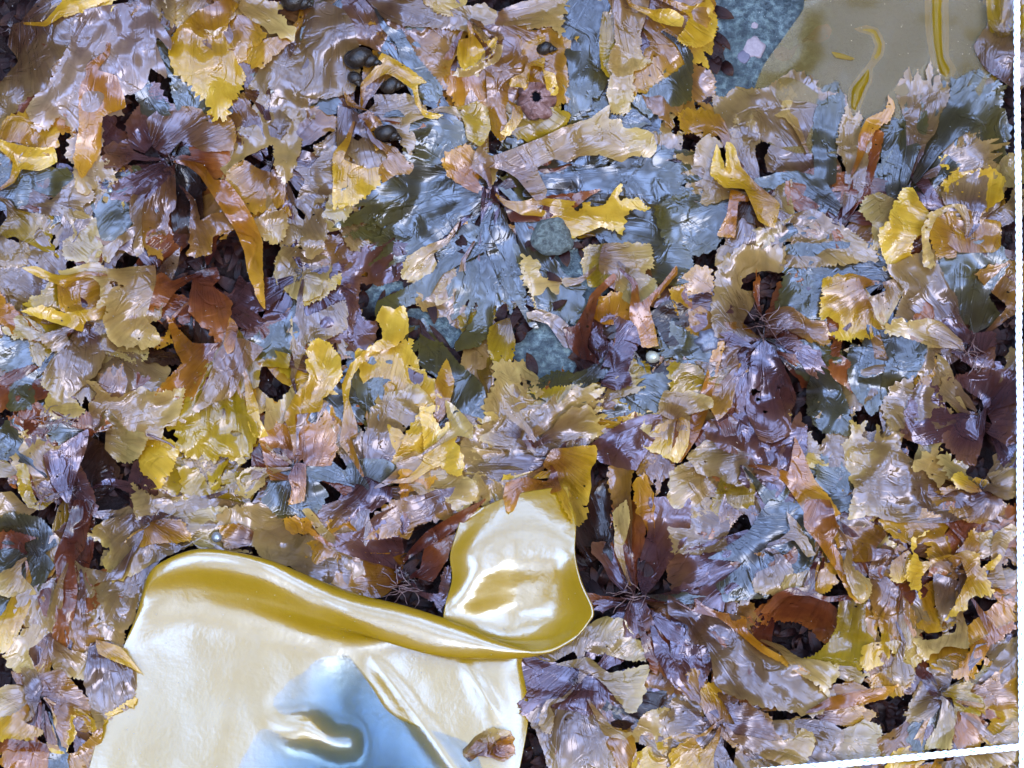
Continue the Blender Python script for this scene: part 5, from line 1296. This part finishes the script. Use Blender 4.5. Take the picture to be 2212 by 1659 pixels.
n_, m_ = 130, 110
G, x, y, z = loft(SEC, n_, m_, 0, 'b', None)
row = np.tile(np.linspace(0, 1, m_), n_)
colm = np.repeat(np.linspace(0, 1, n_), m_)
sheet = np.clip((row - .62) / .12, 0, 1)
z = z + sheet * (6.5 * fbm(x / 210, y / 210, 51, 2) + .15 * fbm(x / 22, y / 22, 52, 2)) + 1.2 * fbm(x / 60, y / 60, 53, 2)
z += sheet * 22 * np.exp(-((y - 1592 - .28 * (x - 700) + 5 * np.sin(x / 17)) / 30) ** 2) / (1 + np.exp((x - 775) / 7)) / (1 + np.exp((610 - x) / 22))          # a bulge that stands out of the puddle
z += sheet * (8 * np.exp(-((x - 1000 - (y - 1420) * .55) / 16) ** 2) * np.clip((y - 1425) / 60, 0, 1) * np.clip((1580 - y) / 60, 0, 1))
z += sheet * (9 * np.exp(-((x - 800 - (y - 1420) * .75) / 20) ** 2) * np.clip((y - 1400) / 60, 0, 1))
KB = 56.0
hb = under(x, y, 10, 2)
z = np.where(row > .66, z + KB, z + KB)
lay(x[row > .28], y[row > .28], z[row > .28])
ids = np.arange(n_ * m_).reshape(n_, m_)
qf = np.stack([ids[:-1, :-1], ids[:-1, 1:], ids[1:, 1:], ids[1:, :-1]], -1).reshape(-1, 4)
kuv = np.stack([row * .8, colm * 2], 1)
kb = mesh_obj('blade', at(x, y, z), qf, kelp_m, kroot, True, kuv)
LOBE = np.array([
    [(996,1118,30),(1050,1092,34),(1112,1068,36),(1176,1056,30),(1226,1050,18)],
    [(985,1152,34),(1045,1120,42),(1112,1094,44),(1180,1084,42),(1232,1082,30)],
    [(972,1200,30),(1022,1180,54),(1110,1152,54),(1182,1142,58),(1244,1132,52)],
    [(976,1252,24),(1026,1236,52),(1108,1216,50),(1190,1206,58),(1242,1196,70)],
    [(962,1304,28),(1014,1292,36),(1104,1276,22),(1196,1265,36),(1254,1256,78)],
    [(960,1340,40),(1026,1334,14),(1112,1326,2),(1206,1322,22),(1280,1318,80)],
    [(988,1364,46),(1046,1374,16),(1112,1380,8),(1194,1370,26),(1268,1348,70)],
    [(1040,1386,40),(1080,1398,40),(1134,1407,42),(1188,1404,48),(1240,1382,58)],
    [(1044,1394,26),(1086,1408,29),(1138,1416,30),(1188,1411,34),(1236,1386,38)],
    [(1040,1390,12),(1084,1402,14),(1134,1410,14),(1180,1404,16),(1222,1380,18)],
], float)
G2, x2, y2, z2 = loft(LOBE, 80, 60, 0, 'l', None)
z2 = z2 + KB + 1.5 * fbm(x2 / 50, y2 / 50, 61, 2)
rw = np.repeat(np.linspace(0, 1, 80), 60)
z2 = z2 + 2 * np.exp(-((rw - .30) / .06) ** 2) * fbm(x2 / 40 + 5, y2 / 26, 63, 2)
z2 = np.where(rw < .16, np.maximum(z2, under(x2, y2, 8, 1) - 8), z2)
lay(x2, y2, z2)
ids = np.arange(80 * 60).reshape(80, 60)
qf2 = np.stack([ids[:-1, :-1], ids[:-1, 1:], ids[1:, 1:], ids[1:, :-1]], -1).reshape(-1, 4)
kl = mesh_obj('twisted_lobe', at(x2, y2, z2), qf2[:, ::-1], kelp_m, kroot, True, np.stack([rw, np.tile(np.linspace(0, 1, 60), 80) * 2], 1))
for o in (kb, kl):
    s_ = o.modifiers.new('thick', 'SOLIDIFY'); s_.thickness = .0011; s_.offset = -1

# water gathered on the kelp sheet
wm, wn, wout = new_mat('pool_water')
wp = N(wn, "ShaderNodeBsdfPrincipled", Roughness=.0)
wp.inputs["Base Color"].default_value = (1, 1, 1, 1); wp.inputs["IOR"].default_value = 1.333; wp.inputs["Transmission Weight"].default_value = 1.0
wtc = N(wn, "ShaderNodeTexCoord"); wnz = N(wn, "ShaderNodeTexNoise", Scale=26.0, Detail=2.0); wn.links.new(wtc.outputs["Object"], wnz.inputs["Vector"])
wb = N(wn, "ShaderNodeBump", Strength=.04, Distance=.002); wn.links.new(wnz.outputs["Fac"], wb.inputs["Height"]); wn.links.new(wb.outputs[0], wp.inputs["Normal"])
va = N(wn, "ShaderNodeVolumeAbsorption"); va.inputs["Color"].default_value = (.30, .52, .70, 1); va.inputs["Density"].default_value = 210.0  # dark blue of the mirrored sky put into the water's own tint
wn.links.new(wp.outputs[0], wout.inputs[0]); wn.links.new(va.outputs[0], wout.inputs[1])
WL = KB + 10.0
PW = [(560, 1400), (690, 1400), (738, 1404), (770, 1440), (806, 1490), (832, 1530), (860, 1552), (900, 1568), (960, 1586), (1010, 1606), (1034, 1640), (1050, 1700), (1046, 1735), (330, 1735), (360, 1580), (440, 1450)]
B_ = catmull(np.array(PW, float), 160, True)
gxx, gyy = np.meshgrid(np.arange(325, 1055, 12.0), np.arange(1400, 1740, 12.0))
okk = inside([tuple(b) for b in B_], gxx.ravel(), gyy.ravel())
V2 = np.concatenate([B_, np.stack([gxx.ravel(), gyy.ravel()], 1)[okk]])
ov, oe, of, _, _, _ = delaunay_2d_cdt([Vector((float(a), float(b))) for a, b in V2], [(i, (i + 1) % 160) for i in range(160)], [], 1, 1e-4)
wv = np.array([(v.x, v.y) for v in ov])
wd = np.sqrt(((wv[:, None, :] - B_[None]) ** 2).sum(2)).min(1)
wz = WL + 0 * wd
nt_ = len(wv)
bot = at(wv[:, 0], wv[:, 1], wz - 75)
wf_ = [tuple(f)[::-1] for f in of] + [tuple(i + nt_ for i in f) for f in of]
wf_ += [(i, (i + 1) % 160, (i + 1) % 160 + nt_, i + nt_) for i in range(160)]
wo_ = mesh_obj('water', np.concatenate([at(wv[:, 0], wv[:, 1], wz), bot]), wf_, wm, None, False)
wo_['kind'] = 'structure'; wo_['label'] = 'small puddle of water tinted dark blue lying on the yellow kelp'

grow(3, 4)

# ------------------------------------------------------------------ quadrat cords
cord_m = simple_mat('white_cord', (.72, .73, .76), .7, .3, scale=900, bump=.0004, col2=(.86, .86, .86))
fleck_m = simple_mat('blue_fleck', (.03, .22, .33), .6, .3)


def cord(p0, p1, label, sag):
    n = 110
    X = np.linspace(p0[0], p1[0], n); Y = np.linspace(p0[1], p1[1], n)
    X += 1.2 * vnoise(np.arange(n) / 9, np.zeros(n), 5) if abs(p0[0] - p1[0]) < 60 else 0
    if sag:
        Y = Y + sag * np.sin(np.linspace(0, math.pi, n))
    top = float(np.percentile(under(X, Y, 2, 1), 90)) + 4
    Zc = np.full(n, top)
    path = at(X, Y, Zc)
    # three strands laid round each other
    rt = empty('quadrat_cord', label, 'cord', path[0], 'white cords of the survey grid')
    d = np.array(path[-1]) - np.array(path[0]); ln = np.linalg.norm(d); d /= ln
    side = np.cross(d, [0, 0, 1.0]); side /= np.linalg.norm(side); up_ = np.cross(side, d)
    for s in range(3):
        pp = []
        nn = int(ln / .0011)
        for i in range(nn):
            f = i / (nn - 1); b = np.array([np.interp(f * (n - 1), np.arange(n), path[:, c]) for c in range(3)])
            a = f * ln / .012 * 2 * math.pi + s * 2.094
            pp.append(b + (side * math.cos(a) + up_ * math.sin(a)) * .00082)
        tv, tf = tube(pp, .00098, 7)
        mesh_obj('strand', tv, tf, cord_m, rt)
    nf = int(ln / .0125)
    for i in range(nf):
        f = (i + .5) / nf
        b = np.array([np.interp(f * (n - 1), np.arange(n), path[:, c]) for c in range(3)]) + up_ * .00172
        q = [b + d * t * .0019 + side * t * .00075 - up_ * abs(t) * .0002 for t in (-1, -.4, .4, 1)]
        tv, tf = tube(q, [.0001, .00024, .00024, .0001], 5)
        mesh_obj('blue_thread', tv, tf, fleck_m, rt)


cord((2195.5, -60), (2208.5, 1720), 'white twisted cord with blue threads running down the right edge', 0)
cord((1500, 1678), (2300, 1603), 'white twisted cord with blue threads crossing the lower right corner', 2)

# ------------------------------------------------------------------ small things
shell_dark = simple_mat('dark_shell', (.005, .003, .002), .34, .22, scale=260, bump=.0010, col2=(.014, .008, .004), coat=.0)


def snail(px, py, a, size, label, mat, elong=1.9, name='snail', up=-9.0, squash=.8):
    """coiled shell: whorls shrinking along an axis lying on the weed"""
    zz = float(under(np.array([px]), np.array([py]), 2, 1)[0])
    c = Vector(at(px, py, zz + size * squash * .45 + up))
    s = size * MM
    ax3 = Vector((math.cos(a), -math.sin(a), .12)).normalized()
    si = ax3.cross(Vector((0, 0, 1))).normalized(); up3 = si.cross(ax3)
    vv, ff = [], []
    turns, per_, ring = 3.6, 26, 12
    nst = int(turns * per_)
    for i in range(nst + 1):
        t = i / per_
        k = math.exp(-t * .62)
        th = t * 2 * math.pi
        R_ = .13 * s * k; rr = .38 * s * k
        off_ = s * elong * .62 * (1 - k) - s * .35
        cc = ax3 * off_ + (si * math.cos(th) + up3 * math.sin(th)) * R_
        e1 = (si * math.cos(th) + up3 * math.sin(th)); e2 = ax3
        for j in range(ring):
            p = 2 * math.pi * j / ring
            vv.append(c + cc + e1 * math.cos(p) * rr + e2 * math.sin(p) * rr * 1.15)
    for i in range(nst):
        for j in range(ring):
            a0 = i * ring + j; a1 = i * ring + (j + 1) % ring
            ff.append((a0, a1, a1 + ring, a0 + ring))
    ff.append(tuple(range(ring))[::-1]); ff.append(tuple(range(nst * ring, (nst + 1) * ring)))
    rt = empty(name, label, 'snail', c - Vector((0, 0, s * .4)))
    mesh_obj('shell', vv, ff, mat, rt)
    # the lid that closes the mouth
    m0 = sum((Vector(v) for v in vv[:ring]), Vector()) / ring
    lv = [m0] + [m0 + (Vector(v) - m0) * .9 + (Vector(v) - m0).cross(ax3).normalized() * 0 for v in vv[:ring]]
    t0 = (Vector(vv[0]) - Vector(vv[ring])).normalized()
    lv = [v + t0 * .0003 for v in lv]
    mesh_obj('lid', lv, [(0, 1 + j, 1 + (j + 1) % ring) for j in range(ring)], shell_dark, rt)


snail(790, 127, .35, 62, 'large dark brown snail shell, glossy, beside the mustard strap near the top', shell_dark, 1.7, 'sea_snail')
snail(772, 176, 1.2, 36, 'small round dark snail just below the large dark brown one', shell_dark, 1.2, 'sea_snail')
snail(855, 184, .1, 44, 'dark snail half hidden under the mustard strap', shell_dark, 1.4, 'sea_snail')
snail(845, 290, .5, 48, 'dark snail showing under the arching amber strap', shell_dark, 1.6, 'sea_snail', up=1)
snail(1186, 104, .2, 36, 'dark snail tucked under the cream frond above the pink barnacle', shell_dark, 1.5, 'sea_snail')
snail(652, 4, .4, 60, 'dark glossy snail cut by the top edge', shell_dark, 1.4, 'sea_snail')
white_shell = simple_mat('white_shell', (.13, .11, .07), .3, .5, scale=300, col2=(.18, .165, .125), coat=.4)
snail(1416, 780, 1.2, 34, 'tiny coiled cream white snail lying on the lavender frond', white_shell, .62, 'sea_snail', up=4)

# barnacle in the mustard fronds
pink_m = simple_mat('pink_shell', (.07, .022, .012), .45, .4, scale=160, bump=.003, col2=(.14, .075, .065))
bz = float(under(np.array([1158.0]), np.array([205.0]), 3, 1)[0])
bar = empty('barnacle', 'pink orange barnacle with a dark mouth wrapped by mustard fronds', 'barnacle', at(1158, 205, bz - 4))
bc = (1158.0, 208.0)
plates = 7
cuts = [0, .7, 1.9, 2.6, 3.5, 4.7, 5.3, 6.2832]
for i in range(plates):
    a0 = cuts[i]; a1 = cuts[i + 1] + .02
    ro = rs.uniform(-10, 9)
    vv, ff = [], []
    nu, nv = 8, 7
    for u in range(nu):
        for v in range(nv):
            a = a0 + (a1 - a0) * u / (nu - 1); f = v / (nv - 1)
            rad = 12 + (31 + ro) * (1 - f ** .9) + 9 * vnoise(a * 2.2, f * 3, 71) * (1 - f) + 4 * vnoise(a * 9, f * 5, 73) - 3 * math.sin(math.pi * u / (nu - 1)) * (f < .1)
            zz = bz - 6 + 34 * f ** .8 + .9 * math.sin(math.pi * u / (nu - 1)) + 4 * vnoise(a * 7, f * 6, 72) - (0 if u not in (0, nu - 1) else 1)
            vv.append(at(bc[0] + rad * math.cos(a), bc[1] + rad * math.sin(a) * 1.05, zz))
    for u in range(nu - 1):
        for v in range(nv - 1):
            q0 = u * nv + v
            ff.append((q0, q0 + 1, q0 + nv + 1, q0 + nv))
    o = mesh_obj('plate', vv, ff, pink_m, bar)
    s_ = o.modifiers.new('thick', 'SOLIDIFY'); s_.thickness = .0012; s_.offset = 0
mv = [at(bc[0], bc[1], bz + 4)] + [at(bc[0] + 17 * math.cos(a), bc[1] + 15 * math.sin(a), bz + 9 + 2 * math.sin(3 * a)) for a in np.linspace(0, 6.283, 14, endpoint=False)]
mesh_obj('mouth', mv, [(0, 1 + (j + 1) % 14, 1 + j) for j in range(14)], simple_mat('dark_mouth', (.004, .004, .006), .9, .05), bar)
lay(bc[0] + 40 * np.cos(np.linspace(0, 6.28, 60)), bc[1] + 40 * np.sin(np.linspace(0, 6.28, 60)), np.full(60, bz + 10))
for pa, pts_ in (('ye', [(1200,410),(1320,370),(1310,450),(1380,480),(1410,600),(1340,620),(1300,440),(1230,430),(1210,560),(1220,620),(1190,650),(1180,570),(1090,560),(1100,510),(1180,470)]),
                 ('ye', [(1030,860),(1100,760),(1110,680),(1160,690),(1180,760),(1110,860),(1060,890)])):
    blade(pa, T('B', pts_), roots['b2'], (1010, 40), lift=3, tooth=.5, r=1.2, drape=3, tail=False)


def crust(px, py, r, label, mat, name, cat, h=3.0, seed=1, up=0.0, group=None):
    """a low lobed cushion"""
    zz = float(under(np.array([float(px)]), np.array([float(py)]), 2, 1)[0])
    vv, ff = [], []
    nr, na = 8, 40
    vv.append(at(px, py, zz + h + up))
    for i in range(1, nr + 1):
        f = i / nr
        for j in range(na):
            a = 2 * math.pi * j / na
            rr = r * f * (1 + .05 * math.sin(6 * a + seed) + .16 * float(vnoise(math.cos(a) * 2 + seed, math.sin(a) * 2, seed)))
            xx, yy = px + rr * math.cos(a), py + rr * math.sin(a)
            vv.append(at(xx, yy, zz + up + h * (1 - f ** 5) + .14 * h * vnoise(xx / 4, yy / 4, seed) - (3 if i == nr else 0)))
    for j in range(na):
        ff.append((0, 1 + (j + 1) % na, 1 + j))
    for i in range(nr - 1):
        for j in range(na):
            a0 = 1 + i * na + j; a1 = 1 + i * na + (j + 1) % na
            ff.append((a0, a1, a1 + na, a0 + na))
    o = mesh_obj(name, vv, ff, mat)
    return tag(o, label, cat, group)


cor_m = simple_mat('coralline', (.11, .08, .082), .6, .3, scale=500, bump=.0004, col2=(.14, .105, .105))
crust(1627, 103, 24, 'round pink coralline crust on the bare blue rock, the largest of three', cor_m, 'coralline_crust', 'crust', 2.0, 3)
crust(1630, 55, 8, 'small pale pink crust spot above the round pink crust on bare rock', cor_m, 'coralline_crust', 'crust', 1.4, 4)
pur_m = simple_mat('purple_crust', (.030, .022, .034), .5, .4, scale=400, col2=(.05, .035, .05))
crust(1607, 122, 15, 'dull purple crust touching the lower side of the round pink one', pur_m, 'coralline_crust', 'crust', 1.2, 6)
grey_m = simple_mat('gritty_stone', (.010, .010, .008), .45, .4, scale=420, bump=.003, col2=(.075, .085, .07))
crust(1192, 512, 46, 'gritty grey green stone beside the central holdfast', grey_m, 'stone', 'stone', 13.0, 8)
lav_m = simple_mat('lavender_lump', (.045, .045, .055), .4, .5, scale=300, bump=.0008, col2=(.075, .07, .085))
crust(1529, 736, 26, 'pale lavender sponge lump left of the twiggy purple holdfast', lav_m, 'sponge', 'sponge', 12.0, 9)
bead_m = simple_mat('pearly_bead', (.07, .065, .065), .12, .6, scale=300, col2=(.10, .095, .09), coat=1.0)


def bead(px, py, r, label, name, cat, up=2):
    zz = float(under(np.array([float(px)]), np.array([float(py)]), 2, 1)[0]) + r * .7 + up
    vv, ff = [], []
    nl, na = 10, 18
    for i in range(nl + 1):
        p = math.pi * i / nl
        for j in range(na):
            a = 2 * math.pi * j / na
            vv.append(at(px + r * math.sin(p) * math.cos(a) * (1 + .05 * math.sin(3 * a)), py + r * math.sin(p) * math.sin(a), zz + r * math.cos(p) * .92))
    for i in range(nl):
        for j in range(na):
            a0 = i * na + j; a1 = i * na + (j + 1) % na
            ff.append((a0, a1, a1 + na, a0 + na))
    tag(mesh_obj(name, vv, ff, bead_m), label, cat)


bead(468, 1160, 12, 'pearly white bead like egg just above the corner of the kelp', 'snail_egg', 'egg')
bead(238, 411, 7, 'tiny white bead at the lower tip of the big lilac frond', 'snail_egg', 'egg')
# tattered end of the kelp where it meets the puddle
scrap = empty('kelp_scrap', 'tattered cream and amber scrap of kelp at the edge of the puddle', 'kelp', at(1055, 1597, 20))
for pa, pts_ in (('am', [(800,1580),(880,1480),(1040,1440),(1110,1440),(1130,1560),(1060,1620),(960,1590),(880,1580),(830,1620)]),
                 ('cr', [(780,1520),(860,1420),(980,1400),(1060,1400),(1110,1440),(1040,1460),(960,1500),(900,1560),(800,1590)]),
                 ('or', [(980,1560),(1020,1480),(1110,1450),(1130,1560),(1040,1590)])):
    blade(pa, T('H', pts_), scrap, (1040, 1640), lift=2, r=2.2, tooth=1.3, drape=4, tail=False, holes=[(1054, 1608, 6)] if pa == 'cr' else ())

# fine red filaments and a twig
fil_m = simple_mat('red_filament', (.05, .018, .016), .35, .5, scale=500, col2=(.09, .045, .03))


def filaments(px, py, n, ln, label, spread=3.14, a_mid=0.0, name='filament_tuft'):
    rt = empty(name, label, 'seaweed', at(px, py, float(sample(H, 0, 0, np.array([float(px)]), np.array([float(py)]))[0])))
    for i in range(n):
        x_, y_ = px + rs.uniform(-30, 30), py + rs.uniform(-10, 10)
        a = a_mid + rs.uniform(-spread, spread); path = []
        for k in range(7):
            zz = float(under(np.array([x_]), np.array([y_]), 1, 1)[0])
            path.append(at(x_, y_, zz + 2.0 + 1.2 * math.sin(k)))
            x_ += math.cos(a) * ln / 6; y_ += math.sin(a) * ln / 6; a += rs.uniform(-.5, .5)
        tv, tf = tube(path, [.00026, .00025, .00024, .00022, .0002, .00018, .0001], 5)
        mesh_obj('filament', tv, tf, fil_m, rt)


filaments(120, 905, 22, 36, 'fine reddish filaments lying across a blue grey frond at the left')
filaments(100, 1080, 12, 26, 'fine reddish filaments by the pink lance frond at the left')
filaments(1370, 1285, 12, 46, 'thin red stalks at the spidery purple root right of the kelp')
filaments(880, 1270, 14, 46, 'thin dark rootlets above the rolled edge of the kelp')
filaments(1640, 700, 12, 46, 'thin red stalks rising from the twiggy purple holdfast')
filaments(2110, 770, 10, 44, 'thin pinkish stalks in the dark hollow by the right cord')
tw = []
for i, (x_, y_) in enumerate([(318, 938), (335, 945), (352, 952), (366, 958), (377, 967)]):
    tw.append(at(x_, y_, float(under(np.array([float(x_)]), np.array([float(y_)]), 2, 1)[0]) + 4))
tv, tf = tube(tw, [.0005, .0006, .00055, .0005, .0004], 7)
tag(mesh_obj('twig', tv, tf, fil_m), 'short pink brown twig lying on pale yellow fronds at the left', 'twig')

# sand grains caught on the weed: too small to count
gv, gf = [], []
grs = np.random.default_rng(3)
GX = grs.uniform(-20, 2230, 1100); GY = grs.uniform(-20, 1680, 1100)
GZ = sample(dil(H), 0, 0, GX, GY)
for x_, y_, z_ in zip(GX, GY, GZ):
    r_ = grs.uniform(.5, 1.25); o0 = len(gv)
    for d_ in ((1, 0, 0), (-.8, .2, 0), (0, 1, .1), (.1, -.9, 0), (0, 0, .8), (0, 0, -.8)):
        gv.append(at(x_ + d_[0] * r_, y_ + d_[1] * r_, z_ + .2 + d_[2] * r_))
    gf += [tuple(o0 + i for i in t_) for t_ in ((0, 2, 4), (2, 1, 4), (1, 3, 4), (3, 0, 4), (2, 0, 5), (1, 2, 5), (3, 1, 5), (0, 3, 5))]
grains = mesh_obj('sand', gv, gf, simple_mat('pale_sand', (.10, .09, .07), .35, .5, scale=60, col2=(.30, .29, .26)), None, False)
grains['kind'] = 'stuff'; grains['label'] = 'tiny pale sand grains scattered over the weed and kelp'; grains['category'] = 'sand'

# the carpet goes on beyond the frame: one mass of weed
ors = random.Random(17)
ov_, of_, ou_, om_ = [], [], [], []
slots = ['lo', 'li', 'pu', 'bl', 'ly', 'am', 'rb']
for k in range(5200):
    bx, by = ors.uniform(-1200, 3400), ors.uniform(-1350, 3000)
    if -75 < bx < 2290 and -75 < by < 1735:
        continue
    w0 = at(bx, by, 0)
    if math.hypot(w0[0], w0[1]) > .56:
        continue
    a = ors.uniform(0, 6.28); ln = ors.uniform(50, 130); w = ors.uniform(24, 62); up = ors.uniform(4, 22); kk = ors.uniform(-.9, .9)
    zb = float(rock_h(np.clip(bx, -300, 2500), np.clip(by, -300, 1960))) * .6 + ors.uniform(14, 58)
    px, py = bx, by; b0 = len(ov_); rows = 8; pp = []
    for i in range(rows):
        f = i / (rows - 1)
        wd = w * .5 * (.12 + .88 * math.sin(math.pi * min(1, .1 + f * .78))) * ors.uniform(.8, 1.2)
        ca, sa = math.cos(a), math.sin(a)
        for j in (-1, -.5, 0, .5, 1):
            pp.append((px - sa * wd * j + ors.uniform(-1.5, 1.5), py + ca * wd * j + ors.uniform(-1.5, 1.5), zb + up * math.sin(f * 2.6) + 5 * ors.uniform(-1, 1) * abs(j) + 3 * math.sin(j * 5 + k)))
            ou_.append((f, j * .2 + k * .37))
        px += ca * ln / rows; py += sa * ln / rows; a += kk / rows
    P3 = np.array(pp)
    # keep the mass out of the frame itself
    if ((P3[:, 0] > -40) & (P3[:, 0] < 2250) & (P3[:, 1] > -40) & (P3[:, 1] < 1700)).any():
        for _ in pp:
            ou_.pop()
        continue
    ov_.extend(at(P3[:, 0], P3[:, 1], P3[:, 2]))
    m_i = ors.randrange(len(slots))
    for i in range(rows - 1):
        for j in range(4):
            q0 = b0 + i * 5 + j
            of_.append((q0, q0 + 1, q0 + 6, q0 + 5)); om_.append(m_i)
oc = mesh_obj('seaweed_carpet', ov_, of_, PAL[slots[0]], None, True, np.array(ou_))
for sl in slots[1:]:
    oc.data.materials.append(PAL[sl])
oc.data.polygons.foreach_set('material_index', om_)
oc['kind'] = 'stuff'; oc['label'] = 'mass of mixed seaweed covering the rock around the survey square'; oc['category'] = 'seaweed'
